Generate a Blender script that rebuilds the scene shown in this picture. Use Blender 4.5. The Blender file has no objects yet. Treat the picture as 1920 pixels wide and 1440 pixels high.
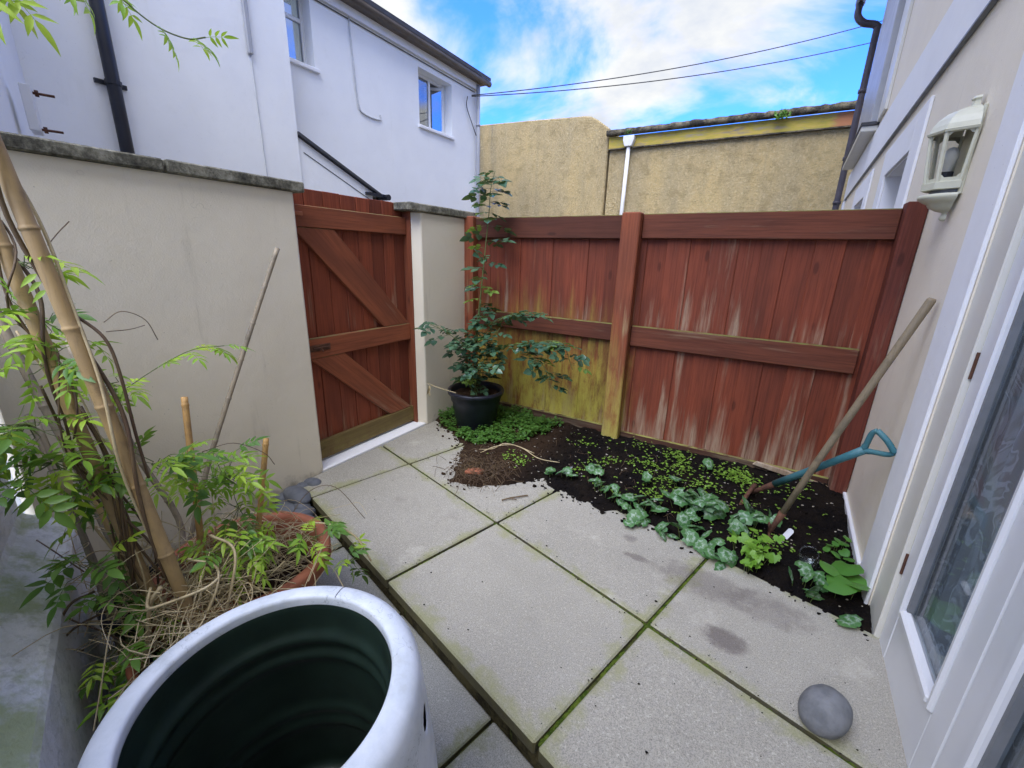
import bpy, bmesh, math, random
from mathutils import Vector, Matrix, noise as mnoise
R = math.radians
random.seed(7)
scene = bpy.context.scene
COL = scene.collection
U = random.uniform

# ---------------------------------------------------------------- camera
cam_d = bpy.data.cameras.new('camera')
cam = bpy.data.objects.new('camera', cam_d); COL.objects.link(cam)
cam_d.sensor_fit = 'HORIZONTAL'; cam_d.sensor_width = 36; cam_d.lens = 36 * 797.4 / 1920
cam_d.clip_start = 0.02; cam_d.clip_end = 2000
_f = Vector((-.4824, .8270, -.2886)).normalized()
_r = Vector((.8591, .5110, .0288)); _r = (_r - _f * _r.dot(_f)).normalized()
_u = _r.cross(_f)
m3 = Matrix((_r, _u, -_f)).transposed().to_4x4(); m3.translation = Vector((0, 0, 1.37))
cam.matrix_world = m3
scene.camera = cam

# ---------------------------------------------------------------- sky, sun, exposure
SUN_EL, SUN_AZ = 58, 178           # degrees; azimuth from +Y, positive towards +X; high and behind the camera, veiled by cloud
sun_dir = Vector((math.sin(R(SUN_AZ)) * math.cos(R(SUN_EL)), math.cos(R(SUN_AZ)) * math.cos(R(SUN_EL)), math.sin(R(SUN_EL))))
world = bpy.data.worlds.new('World'); scene.world = world; world.use_nodes = True
wt = world.node_tree; wt.nodes.clear()
def wn(t, **k):
    n = wt.nodes.new(t)
    for a, b in k.items(): setattr(n, a, b)
    return n
def wl(a, b): wt.links.new(a, b)
def wm(op, a, b=None, c=None):
    n = wn('ShaderNodeMath', operation=op)
    for i, v in enumerate((a, b, c)):
        if v is None: continue
        if isinstance(v, (int, float)): n.inputs[i].default_value = v
        else: wl(v, n.inputs[i])
    return n.outputs[0]
sky = wn('ShaderNodeTexSky', sky_type='NISHITA', sun_disc=False)
sky.sun_elevation = R(SUN_EL); sky.sun_rotation = R(SUN_AZ); sky.air_density = 1.0; sky.dust_density = .6; sky.ozone_density = 1.6
tc = wn('ShaderNodeTexCoord')
sep = wn('ShaderNodeSeparateXYZ'); wl(tc.outputs['Generated'], sep.inputs[0])
zz = wm('ADD', wm('MAXIMUM', sep.outputs[2], 0.0), .22)
cmb = wn('ShaderNodeCombineXYZ')
wl(wm('DIVIDE', sep.outputs[0], zz), cmb.inputs[0]); wl(wm('DIVIDE', sep.outputs[1], zz), cmb.inputs[1])
mp = wn('ShaderNodeMapping'); wl(cmb.outputs[0], mp.inputs[0]); mp.inputs['Location'].default_value = (15.75, 7.32, 2.89)
n1 = wn('ShaderNodeTexNoise'); n1.inputs['Scale'].default_value = 1.5; n1.inputs['Detail'].default_value = 7; n1.inputs['Roughness'].default_value = .56; n1.inputs['Distortion'].default_value = .35
wl(mp.outputs[0], n1.inputs['Vector'])
n2 = wn('ShaderNodeTexNoise'); n2.inputs['Scale'].default_value = 3.2; n2.inputs['Detail'].default_value = 5; n2.inputs['Roughness'].default_value = .6
wl(mp.outputs[0], n2.inputs['Vector'])
dens = n1.outputs['Fac']
cr = wn('ShaderNodeValToRGB'); wl(dens, cr.inputs[0])
cr.color_ramp.elements[0].position = .38; cr.color_ramp.elements[1].position = .56
cr.color_ramp.interpolation = 'EASE'
shade = wn('ShaderNodeValToRGB'); wl(wm('ADD', wm('MULTIPLY', n2.outputs['Fac'], .55), wm('MULTIPLY', n1.outputs['Fac'], .45)), shade.inputs[0])
shade.color_ramp.elements[0].position = .38; shade.color_ramp.elements[0].color = (3.2, 3.12, 2.85, 1)
shade.color_ramp.elements[1].position = .62; shade.color_ramp.elements[1].color = (2.0, 2.15, 2.45, 1)
skm = wn('ShaderNodeMix', data_type='RGBA', blend_type='MULTIPLY'); skm.inputs[0].default_value = 1
wl(sky.outputs[0], skm.inputs[6]); skm.inputs[7].default_value = (.25, .64, 1.72, 1)
mx = wn('ShaderNodeMix', data_type='RGBA'); wl(cr.outputs[0], mx.inputs[0]); wl(skm.outputs[2], mx.inputs[6]); wl(shade.outputs[0], mx.inputs[7])
bg = wn('ShaderNodeBackground'); bg.inputs[1].default_value = .1; wl(mx.outputs[2], bg.inputs[0])
wo = wn('ShaderNodeOutputWorld'); wl(bg.outputs[0], wo.inputs[0])

sd = bpy.data.lights.new('sun', 'SUN'); sd.energy = 1.5; sd.angle = R(58); sd.color = (1, .995, .985)
so = bpy.data.objects.new('sun', sd); COL.objects.link(so)
so.rotation_euler = sun_dir.to_track_quat('Z', 'Y').to_euler(); so.location = sun_dir * 30
vs = scene.view_settings
vs.view_transform = 'Standard'; vs.look = 'None'; vs.gamma = 1; vs.use_curve_mapping = False; vs.exposure = 1.9
scene.cycles.max_bounces = 6; scene.cycles.diffuse_bounces = 4; scene.cycles.adaptive_threshold = .02; scene.cycles.transparent_max_bounces = 10

# ---------------------------------------------------------------- material helpers
class NT:
    def __init__(s, name):
        s.m = bpy.data.materials.new(name); s.m.use_nodes = True
        s.t = s.m.node_tree; s.b = s.t.nodes['Principled BSDF']; s.out = s.t.nodes['Material Output']
    def n(s, t, **k):
        n = s.t.nodes.new(t)
        for a, b in k.items(): setattr(n, a, b)
        return n
    def set(s, sock, v):
        if isinstance(v, (int, float)): sock.default_value = v
        elif isinstance(v, (tuple, list)):
            sock.default_value = tuple(v) + ((1,) if len(v) == 3 and len(sock.default_value) == 4 else ())
        else: s.t.links.new(v, sock)
    def pos(s): return s.n('ShaderNodeNewGeometry').outputs['Position']
    def obj(s): return s.n('ShaderNodeTexCoord').outputs['Object']
    def rnd(s): return s.n('ShaderNodeObjectInfo').outputs['Random']
    def xyz(s, v):
        n = s.n('ShaderNodeSeparateXYZ'); s.set(n.inputs[0], v); return n.outputs
    def vec(s, x, y, z):
        n = s.n('ShaderNodeCombineXYZ')
        for i, v in enumerate((x, y, z)): s.set(n.inputs[i], v)
        return n.outputs[0]
    def map(s, v, sc=(1, 1, 1), loc=(0, 0, 0)):
        n = s.n('ShaderNodeMapping'); s.set(n.inputs[0], v); n.inputs['Scale'].default_value = sc; s.set(n.inputs['Location'], loc); return n.outputs[0]
    def noise(s, v, scale, det=5, rough=.55, dist=0):
        n = s.n('ShaderNodeTexNoise'); s.set(n.inputs['Vector'], v)
        n.inputs['Scale'].default_value = scale; n.inputs['Detail'].default_value = det; n.inputs['Roughness'].default_value = rough; n.inputs['Distortion'].default_value = dist
        return n.outputs['Fac']
    def voro(s, v, scale, feat='F1', out='Distance'):
        n = s.n('ShaderNodeTexVoronoi', feature=feat); s.set(n.inputs['Vector'], v); n.inputs['Scale'].default_value = scale; return n.outputs[out]
    def ma(s, op, a, b=None, c=None):
        n = s.n('ShaderNodeMath', operation=op)
        for i, v in enumerate((a, b, c)):
            if v is not None: s.set(n.inputs[i], v)
        return n.outputs[0]
    def step(s, v, a, b):
        n = s.n('ShaderNodeMapRange', interpolation_type='SMOOTHSTEP'); s.set(n.inputs[0], v); n.inputs[1].default_value = a; n.inputs[2].default_value = b; return n.outputs[0]
    def mix(s, f, a, b, mode='MIX'):
        n = s.n('ShaderNodeMix', data_type='RGBA', blend_type=mode); s.set(n.inputs[0], f); s.set(n.inputs[6], a); s.set(n.inputs[7], b); return n.outputs[2]
    def ramp(s, f, st):
        n = s.n('ShaderNodeValToRGB'); s.set(n.inputs[0], f); e = n.color_ramp.elements
        while len(e) < len(st): e.new(.5)
        for k, (p, c) in enumerate(st): e[k].position = p; e[k].color = tuple(c) + (1,)
        return n.outputs[0]
    def bump(s, h, strength=.3, dist=.01, prev=None):
        n = s.n('ShaderNodeBump'); n.inputs['Strength'].default_value = strength; n.inputs['Distance'].default_value = dist; s.set(n.inputs['Height'], h)
        if prev is not None: s.set(n.inputs['Normal'], prev)
        return n.outputs[0]
    def done(s, col, rough=.8, nrm=None, spec=.4, metal=0, sub=None, trans=None):
        b = s.b
        s.set(b.inputs['Base Color'], col); s.set(b.inputs['Roughness'], rough); b.inputs['Specular IOR Level'].default_value = spec; b.inputs['Metallic'].default_value = metal
        if nrm is not None: s.set(b.inputs['Normal'], nrm)
        if trans is not None:           # thin leaf: let light through
            t = s.n('ShaderNodeBsdfTranslucent'); s.set(t.inputs[0], trans[0])
            mixs = s.n('ShaderNodeMixShader'); mixs.inputs[0].default_value = trans[1]
            s.t.links.new(b.outputs[0], mixs.inputs[1]); s.t.links.new(t.outputs[0], mixs.inputs[2]); s.t.links.new(mixs.outputs[0], s.out.inputs[0])
        return s.m

def mat_render(name, c1, c2, stain=(.2, .19, .12), stain_amt=.4, bump=.25, bs=140, lowdirt=0):
    t = NT(name); p = t.pos()
    a = t.noise(p, 1.6, 5, .6); b = t.noise(p, 9, 6, .65); g = t.noise(p, bs, 3, .6)
    col = t.mix(t.step(a, .3, .7), c1, c2)
    col = t.mix(t.ma('MULTIPLY', t.step(b, .55, .8), .25), col, tuple(x * .8 for x in c1))
    st = t.noise(t.map(p, (7, 7, .8)), 1.2, 6, .7)
    col = t.mix(t.ma('MULTIPLY', t.step(st, .58, .76), stain_amt), col, stain)
    if lowdirt:
        z = t.xyz(p)[2]; n = t.noise(p, 6, 6, .7)
        col = t.mix(t.ma('MULTIPLY', t.step(t.ma('SUBTRACT', n, t.ma('MULTIPLY', z, 1.6)), .38, .62), lowdirt), col, (.16, .13, .075))
    cv = t.n('ShaderNodeVectorMath', operation='ADD'); t.set(cv.inputs[0], p); cn = t.n('ShaderNodeTexNoise'); t.set(cn.inputs['Vector'], p); cn.inputs['Scale'].default_value = 3.5; cn.inputs['Detail'].default_value = 3; t.set(cv.inputs[1], cn.outputs['Color'])
    ck = t.voro(cv.outputs[0], 1.25, 'DISTANCE_TO_EDGE'); col = t.mix(t.ma('MULTIPLY', t.ma('MULTIPLY', t.step(ck, .004, .001), t.step(a, .58, .66)), .14), col, tuple(x * .45 for x in stain))
    sp = t.voro(p, 23); col = t.mix(t.ma('MULTIPLY', t.step(sp, .055, .03), .45), col, (.13, .12, .1))
    n = t.bump(t.noise(p, 3.5, 3), .2, .03); n = t.bump(t.noise(p, 34, 4, .6), .12, .006, n); n = t.bump(g, bump, .004, n)
    return t.done(col, .88, n, .25)

def mat_wood(name, base, dark, pale, algae=None, streak=.5, mossy=None, rough=.72):
    """stained boards; grain runs along local z"""
    t = NT(name); o = t.obj(); r = t.rnd(); p = t.pos()
    off = t.vec(t.ma('MULTIPLY', r, 37.0), t.ma('MULTIPLY', r, 91.0), t.ma('MULTIPLY', r, 13.0))
    ov = t.n('ShaderNodeVectorMath', operation='ADD'); t.set(ov.inputs[0], o); t.set(ov.inputs[1], off); ov = ov.outputs[0]
    grain = t.noise(t.map(ov, (90, 90, 3.0)), 1, 6, .65, .4)
    strk = t.noise(t.map(ov, (19, 19, 1.2)), 1, 6, .62, .2)
    big = t.noise(t.map(ov, (9, 9, 2.2)), 1, 4, .5)
    col = t.mix(t.step(big, .3, .7), base, dark)
    col = t.mix(t.ma('MULTIPLY', t.step(r, .3, 1.0), .3), col, tuple(min(1, x * 1.3) for x in base)); col = t.mix(t.ma('MULTIPLY', t.step(r, .4, .0), .45), col, tuple(x * .62 for x in dark))
    col = t.mix(t.ma('MULTIPLY', t.step(grain, .42, .64), .45), col, tuple(x * .55 for x in dark))
    kn = t.voro(t.map(ov, (7.5, 7.5, 2.6)), 1.0)
    col = t.mix(t.ma('MULTIPLY', t.step(kn, .13, .06), .6), col, tuple(x * .35 for x in dark))
    z = t.xyz(p)[2]; x = t.xyz(p)[0]
    # worn streaks where water stands: foot of the boards and just above the middle rail
    low = t.ma('MULTIPLY', t.step(z, .62, .0), .17)
    mid = t.ma('MULTIPLY', t.ma('MULTIPLY', t.step(z, 1.3, .93), t.step(z, .80, .9)), .09)
    w = t.step(t.ma('ADD', t.ma('ADD', t.ma('MULTIPLY', strk, .72), t.ma('MULTIPLY', big, .28)), t.ma('ADD', t.ma('MULTIPLY', t.ma('SUBTRACT', r, .5), .10), t.ma('ADD', low, mid))), .655 - .08 * streak, .86 - .08 * streak)
    fine = t.noise(t.map(ov, (160, 160, 6)), 1, 4, .7)
    w = t.ma('MULTIPLY', w, t.ma('ADD', .45, t.ma('MULTIPLY', t.step(fine, .3, .6), .55)))
    col = t.mix(t.ma('MULTIPLY', w, .8), col, pale)
    if algae:
        (x0, x1), (z0, z1), ac = algae
        edge = t.ma('ADD', z, t.ma('MULTIPLY', t.ma('SUBTRACT', strk, .5), 1.1))
        am = t.ma('MULTIPLY', t.step(edge, z1, z0), t.ma('MULTIPLY', t.step(x, x0 - .12, x0 + .1), t.step(t.ma('ADD', x, t.ma('MULTIPLY', t.ma('SUBTRACT', big, .5), .5)), x1 + .12, x1 - .12)))
        am = t.ma('MULTIPLY', am, t.step(t.noise(t.map(p, (14, 14, 4)), 1, 6, .75), .28, .62))
        col = t.mix(t.ma('MULTIPLY', am, .9), col, ac)
    if mossy:
        nz = t.xyz(t.n('ShaderNodeNewGeometry').outputs['Normal'])[2]
        col = t.mix(t.ma('MULTIPLY', t.step(nz, .3, .8), t.step(t.noise(p, 12, 4), .3, .6)), col, mossy)
    n = t.bump(grain, .35, .0025); n = t.bump(strk, .2, .004, n)
    return t.done(col, t.ma('ADD', t.ma('MULTIPLY', grain, .2), rough - .1), n, .3)

def mat_plain(name, c, rough=.5, var=.2, scale=8, bump=.1, spec=.4, metal=0, c2=None, bscale=60):
    t = NT(name); p = t.obj()
    a = t.noise(p, scale, 6, .6)
    col = t.mix(t.step(a, .3, .7), c, c2 or tuple(x * (1 - var) for x in c))
    n = t.bump(t.noise(p, bscale, 4, .6), bump, .003)
    return t.done(col, t.ma('ADD', t.ma('MULTIPLY', a, .2), rough - .1), n, spec, metal)

def mat_leaf(name, c1, c2, vein=None, tr=.3, rough=.42, yellow=0):
    t = NT(name); o = t.obj(); r = t.rnd(); p = t.pos()
    a = t.noise(p, 22, 3); 
    col = t.mix(t.step(t.ma('ADD', t.ma('MULTIPLY', r, .6), t.ma('MULTIPLY', a, .4)), .2, .8), c1, c2)
    if yellow: col = t.mix(t.ma('MULTIPLY', t.step(t.noise(p, 9, 2), .62, .72), yellow), col, (.42, .36, .04))
    n = t.bump(t.noise(p, 160, 3), .25, .002)
    return t.done(col, rough, n, .5, trans=(t.mix(.5, col, (.30, .42, .03)), tr))

M = {}
M['render'] = mat_render('cream_render', (.77, .70, .555), (.73, .665, .525), (.34, .30, .21), .35, .3, 170, .55)
M['house_beige'] = mat_render('beige_house_render', (.85, .775, .63), (.81, .735, .60), (.46, .41, .35), .25, .35, 120)
M['white'] = mat_render('white_masonry_paint', (.88, .89, .88), (.84, .85, .845), (.68, .69, .64), .2, .22, 150)
M['whitesmooth'] = mat_render('white_band_paint', (.85, .85, .85), (.81, .81, .82), (.6, .58, .52), .15, .1, 100)
def mat_ledge():
    t = NT('stained_white_ledge'); p = t.pos(); a = t.noise(p, 4, 7, .7); b = t.noise(p, 38, 5, .7); c = t.noise(p, 2.1, 6, .7)
    col = t.mix(t.step(a, .36, .62), (.82, .83, .81), (.62, .64, .59)); col = t.mix(t.ma('MULTIPLY', t.step(b, .5, .66), .4), col, (.36, .38, .33))
    nz = t.xyz(t.n('ShaderNodeNewGeometry').outputs['Normal'])[2]
    gm = t.ma('MULTIPLY', t.step(c, .5, .62), t.step(nz, .2, .6)); col = t.mix(t.ma('MULTIPLY', gm, .75), col, (.30, .36, .12))
    n = t.bump(b, .6, .012); n = t.bump(a, .5, .03, n)
    return t.done(col, .9, n, .2)
M['ledge'] = mat_ledge()
M['upvc'] = mat_plain('white_painted_joinery', (.76, .77, .78), .35, .05, 3, .03)
M['creamjoin'] = mat_plain('cream_painted_joinery', (.70, .68, .60), .4, .06, 4, .04)
red, dk, pl = (.22, .050, .022), (.14, .035, .017), (.42, .32, .21)
AG = (.48, .42, .07)
M['fence'] = mat_wood('red_stained_fence', red, dk, pl, ((-2.4, -.86), (.12, 1.15), AG), .75)
M['post'] = mat_wood('red_stained_post', (.27, .075, .032), (.19, .055, .027), (.44, .36, .18), ((-1.1, -.7), (-.05, 1.0), (.48, .42, .09)), .75)
M['postdark'] = mat_wood('dark_red_post', (.15, .036, .020), (.10, .026, .017), (.34, .25, .17), None, .3)
M['rail'] = mat_wood('dark_stained_rail', (.150, .043, .020), (.095, .030, .016), (.32, .23, .14), None, .4, (.15, .15, .035))
M['gate'] = mat_wood('red_stained_gate', (.24, .056, .025), (.16, .039, .020), (.40, .28, .18), None, .4)
M['gaterail'] = mat_wood('red_stained_gate_rail', (.29, .086, .038), (.195, .058, .029), (.42, .30, .19), None, .45, (.2, .15, .06))
M['gatelow'] = mat_wood('mossy_gate_rail', (.20, .14, .05), (.14, .085, .035), (.25, .2, .08), ((-3, -2), (-.2, .3), (.22, .18, .05)), .3)
M['gravelboard'] = mat_wood('brown_gravel_board', (.085, .035, .02), (.05, .024, .016), (.25, .2, .12), None, .2, (.25, .24, .06))
M['bleached'] = mat_wood('bleached_board', (.36, .27, .17), (.22, .13, .08), (.5, .42, .3), None, .5)

def mat_coping():
    t = NT('lichened_coping'); p = t.pos()
    a = t.noise(p, 7, 6, .65); b = t.noise(p, 42, 5, .7)
    col = t.ramp(t.ma('ADD', t.ma('MULTIPLY', a, .55), t.ma('MULTIPLY', b, .45)), [(.36, (.035, .033, .028)), (.46, (.11, .105, .08)), (.54, (.23, .22, .17)), (.68, (.36, .35, .30))])
    return t.done(col, .95, t.bump(b, .6, .008), .2)
M['coping'] = mat_coping()

def mat_slab(name, c1, c2, green, ga, ex=.438, ey=.305, stains=False):
    t = NT(name); o = t.obj(); p = t.pos(); r = t.rnd()
    g = t.noise(p, 250, 4, .8); g2 = t.noise(p, 110, 4, .75); a = t.noise(p, 2.2, 6, .6)
    col = t.mix(t.step(a, .3, .7), c1, c2)
    col = t.mix(t.ma('MULTIPLY', r, .38), col, tuple(x * .74 for x in c1))
    col = t.mix(t.ma('MULTIPLY', t.step(g, .49, .57), .62), col, tuple(x * .36 for x in c1))
    col = t.mix(t.ma('MULTIPLY', t.step(g2, .55, .66), .5), col, tuple(min(.8, x * 1.5) for x in c1))
    x, y, z = t.xyz(o)
    dx = t.ma('SUBTRACT', ex, t.ma('ABSOLUTE', x)); dy = t.ma('SUBTRACT', ey, t.ma('ABSOLUTE', y))
    d = t.ma('MINIMUM', dx, dy)
    n = t.noise(p, 7, 6, .7)
    gm = t.step(t.ma('SUBTRACT', n, t.ma('MULTIPLY', d, 3.6)), .33, .58)
    col = t.mix(t.ma('MULTIPLY', gm, ga), col, green)
    bl = t.noise(t.map(p, (1, 1, 1), (4, 2, 0)), 2.7, 7, .72); blot = t.step(bl, .58, .74)
    col = t.mix(t.ma('MULTIPLY', blot, .34), col, (.15, .13, .115)); col = t.mix(t.ma('MULTIPLY', t.step(bl, .44, .30), .4), col, tuple(min(.8, x * 1.35) for x in c1))
    sp = t.voro(p, 17); col = t.mix(t.ma('MULTIPLY', t.step(sp, .05, .03), .6), col, (.06, .055, .05))
    if stains:
        px, py, pz = t.xyz(p); sn = t.ma('MULTIPLY', t.ma('SUBTRACT', t.noise(p, 15, 5, .7), .5), 2.6)
        for (sx, sy, ax, ay, am) in ((.08, 1.52, .085, .062, .62), (-.02, 1.80, .22, .10, .38), (.22, 1.78, .16, .10, .3), (-.33, 1.80, .07, .025, .5), (-.40, 1.93, .04, .03, .4)):
            q = t.ma('ADD', t.ma('POWER', t.ma('ABSOLUTE', t.ma('DIVIDE', t.ma('SUBTRACT', px, sx), ax)), 2.0), t.ma('POWER', t.ma('ABSOLUTE', t.ma('DIVIDE', t.ma('SUBTRACT', py, sy), ay)), 2.0))
            mk = t.step(t.ma('ADD', q, sn), 1.3, .2)
            col = t.mix(t.ma('MULTIPLY', mk, am), col, (.075, .055, .055))
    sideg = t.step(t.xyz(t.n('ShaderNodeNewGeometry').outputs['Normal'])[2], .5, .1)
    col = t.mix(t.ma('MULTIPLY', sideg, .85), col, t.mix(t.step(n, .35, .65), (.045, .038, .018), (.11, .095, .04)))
    nn = t.bump(g, .35, .0015); nn = t.bump(g2, .25, .002, nn)
    return t.done(col, .9, nn, .25)
M['slab'] = mat_slab('concrete_paving', (.42, .395, .33), (.35, .33, .275), (.26, .265, .10), .6, stains=True)
M['lowslab'] = mat_slab('damp_concrete_paving', (.36, .355, .32), (.29, .29, .255), (.16, .17, .06), .7, .29, .29)
def mat_two(name, c1, c2, scale, bump, rough=.95, dist=.01, lo=.4, hi=.6):
    t = NT(name); p = t.pos(); a = t.noise(p, scale, 7, .7); b = t.noise(p, scale * 9, 3, .6)
    return t.done(t.mix(t.step(t.ma('ADD', t.ma('MULTIPLY', a, .7), t.ma('MULTIPLY', b, .3)), lo, hi), c1, c2), rough, t.bump(b, bump, dist), .15)
M['mortar'] = mat_two('mossy_joint', (.025, .028, .012), (.10, .11, .03), 12, .6)
M['riser'] = mat_two('mossy_riser', (.035, .03, .016), (.10, .085, .04), 9, .5)
M['moss'] = mat_two('joint_moss', (.035, .065, .008), (.12, .16, .02), 40, .6)
M['ground'] = mat_two('worn_tarmac', (.05, .05, .05), (.075, .073, .07), 3, .4)
def mat_soil():
    t = NT('dark_soil'); p = t.pos()
    a = t.noise(p, 5, 6, .7); b = t.noise(p, 120, 4, .7)
    col = t.mix(t.step(a, .4, .65), (.005, .004, .004), (.012, .0085, .006))
    col = t.mix(t.step(b, .56, .72), col, (.028, .020, .014))
    x = t.xyz(p)[0]
    col = t.mix(t.ma('MULTIPLY', t.step(x, -1.05, -1.35), .6), col, (.055, .032, .018))
    return t.done(col, .95, t.bump(b, .8, .008), .1)
M['soil'] = mat_soil()
M['chips'] = mat_two('pale_chips', (.30, .26, .20), (.50, .46, .38), 60, .3)
def mat_roughcast():
    t = NT('ochre_roughcast'); p = t.pos()
    a = t.noise(t.map(p, (1, 1, .35)), .9, 6, .6); b = t.noise(p, 60, 4, .7); c = t.noise(p, 22, 4, .6)
    x = t.xyz(p)[0]
    col = t.mix(t.step(a, .35, .65), (.74, .56, .27), (.62, .49, .27))
    stk = t.noise(t.map(p, (3.2, 3.2, .22)), 1, 6, .65)
    col = t.mix(t.ma('MULTIPLY', t.step(stk, .46, .68), .38), col, (.46, .37, .22))
    col = t.mix(t.ma('MULTIPLY', t.step(t.ma('ADD', x, t.ma('MULTIPLY', stk, 3.0)), -6.2, -7.4), .7), col, (.22, .21, .19))
    col = t.mix(t.ma('MULTIPLY', t.step(c, .50, .66), .5), col, (.86, .72, .42)); col = t.mix(t.ma('MULTIPLY', t.step(t.noise(p, 3.5, 7, .75), .48, .64), .55), col, (.42, .31, .15))
    col = t.mix(t.ma('MULTIPLY', t.step(b, .53, .66), .5), col, (.22, .17, .09))
    n = t.bump(c, .9, .08); n = t.bump(b, 1.0, .05, n)
    return t.done(col, .95, n, .15)
M['roughcast'] = mat_roughcast()
def mat_fascia():
    t = NT('algae_streaked_fascia'); p = t.pos(); a = t.noise(t.map(p, (1.3, 1, 6)), 1.4, 6, .65); x = t.xyz(p)[0]
    col = t.ramp(a, [(.33, (.27, .22, .16)), (.46, (.50, .37, .09)), (.55, (.42, .34, .06)), (.68, (.33, .27, .2))])
    col = t.mix(t.step(t.ma('ADD', x, t.ma('MULTIPLY', a, .5)), .72, .9), col, (.44, .19, .09))
    return t.done(col, .9, t.bump(a, .3, .02), .2)
M['fascia'] = mat_fascia()
M['parapet'] = mat_two('mossy_gutter_edge', (.035, .032, .028), (.20, .17, .11), 5, .6, dist=.03)
M['slate'] = mat_plain('slate_roof', (.06, .06, .065), .6, .3, 5, .2)
M['gutter'] = mat_plain('brown_gutter', (.15, .12, .09), .5, .3, 6, .08)
M['greypipe'] = mat_plain('grey_pipe', (.42, .43, .45), .45, .15, 4, .03)
M['blackpipe'] = mat_plain('black_pipe', (.018, .02, .028), .35, .3, 5, .04)
M['purplepipe'] = mat_plain('dark_grey_pipe', (.085, .075, .09), .45, .3, 5, .04)
M['whitepipe'] = mat_plain('white_pipe', (.70, .69, .66), .45, .1, 4, .03)
M['cable'] = mat_plain('dark_cable', (.05, .05, .055), .6)
M['whitecable'] = mat_plain('painted_cable', (.60, .61, .62), .6)
M['rust'] = mat_plain('rusty_steel', (.16, .075, .045), .85, .4, 30, .5, .3, .3, (.09, .045, .03))
M['lantern'] = mat_plain('cream_enamel_metal', (.62, .61, .47), .42, .12, 10, .05)
def mat_barrel():
    t = NT('scuffed_grey_plastic'); o = t.obj(); a = t.noise(o, 10, 6, .65)
    col = t.mix(t.step(a, .35, .65), (.66, .70, .75), (.54, .585, .63))
    w = t.n('ShaderNodeTexWave', wave_type='BANDS', bands_direction='DIAGONAL'); t.set(w.inputs['Vector'], o); w.inputs['Scale'].default_value = 9; w.inputs['Distortion'].default_value = 26; w.inputs['Detail'].default_value = 4; w.inputs['Detail Scale'].default_value = 2.5
    sc = t.ma('MULTIPLY', t.step(w.outputs['Fac'], .035, .005), t.step(t.noise(o, 7, 4, .6), .5, .62))
    col = t.mix(t.ma('MULTIPLY', sc, .6), col, (.24, .27, .29))
    dirt = t.noise(o, 5, 7, .75); col = t.mix(t.ma('MULTIPLY', t.step(dirt, .54, .72), .4), col, (.36, .37, .33))
    return t.done(col, t.ma('ADD', .38, t.ma('MULTIPLY', a, .25)), t.bump(t.noise(o, 70, 4, .6), .12, .003), .4)
M['barrel'] = mat_barrel()
M['liner'] = mat_plain('dark_green_plastic', (.022, .040, .030), .34, .4, 9, .08, .6)
M['blackpot'] = mat_plain('black_plastic', (.014, .016, .026), .4, .25, 10, .06)
M['terracotta'] = mat_plain('terracotta', (.36, .13, .07), .85, .3, 9, .3, .25, 0, (.27, .10, .055))
M['stone'] = mat_plain('grey_beach_stone', (.20, .205, .21), .78, .3, 20, .7, .3, 0, (.125, .13, .135), 70)
M['stonedark'] = mat_plain('slate_grey_pebble', (.13, .14, .16), .6, .35, 12, .25, .4)
M['teal'] = mat_plain('teal_plastic', (.035, .14, .165), .45, .25, 14, .1, c2=(.07, .19, .21))
M['pole'] = None
def mat_poleish(name, c1, c2, c3):
    t = NT(name); o = t.pos(); a = t.noise(t.map(o, (20, 20, 20)), 1, 5, .6); b = t.noise(t.map(o, (5, 5, 5)), 1, 5, .6); r = t.rnd()
    col = t.mix(t.step(b, .35, .65), c1, c2); col = t.mix(t.ma('MULTIPLY', t.step(a, .52, .7), .55), col, c3)
    ls = t.noise(t.map(o, (150, 150, 9)), 1, 4, .7); col = t.mix(t.ma('MULTIPLY', t.step(ls, .5, .7), .45), col, c3)
    mk = t.noise(o, 17, 6, .75); col = t.mix(t.ma('MULTIPLY', t.step(mk, .58, .7), .5), col, tuple(x * .5 for x in c3))
    col = t.mix(t.ma('MULTIPLY', r, .25), col, c3)
    g = t.noise(o, 160, 4, .65)
    return t.done(col, t.ma('ADD', t.ma('MULTIPLY', a, .3), .4), t.bump(g, .2, .002), .35)
M['pole'] = mat_poleish('weathered_ash_handle', (.25, .195, .12), (.19, .15, .095), (.11, .095, .06))
M['bamboo'] = mat_poleish('tan_bamboo', (.46, .31, .13), (.36, .25, .12), (.24, .17, .09))
M['bamboo2'] = mat_poleish('grey_bamboo', (.33, .27, .19), (.26, .22, .165), (.14, .12, .09))
M['bamboo3'] = mat_poleish('orange_bamboo', (.50, .29, .09), (.42, .24, .08), (.24, .14, .06))
M['straw'] = mat_poleish('dry_straw', (.62, .52, .31), (.50, .40, .22), (.30, .22, .12))
M['vine'] = mat_poleish('brown_vine', (.10, .06, .035), (.16, .11, .055), (.06, .035, .025))
M['greenstem'] = mat_plain('green_stem', (.12, .16, .04), .6, .3)
M['jas'] = mat_leaf('jasmine_leaf', (.21, .40, .03), (.44, .62, .06), tr=.4, yellow=.5)
M['jasd'] = mat_leaf('dark_jasmine_leaf', (.07, .18, .025), (.14, .28, .04), tr=.25)
M['rose'] = mat_leaf('rose_leaf', (.035, .085, .05), (.07, .14, .075), tr=.12, rough=.25)
M['rosel'] = mat_leaf('young_rose_leaf', (.12, .22, .04), (.18, .27, .05), tr=.3)
M['cover'] = mat_leaf('ground_cover_leaf', (.045, .13, .022), (.12, .26, .04), tr=.25, rough=.5)
M['lime'] = mat_leaf('lime_leaf', (.15, .33, .035), (.22, .40, .05), tr=.3)
M['broad'] = mat_leaf('broad_green_leaf', (.055, .18, .025), (.085, .23, .035), tr=.2)
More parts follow.
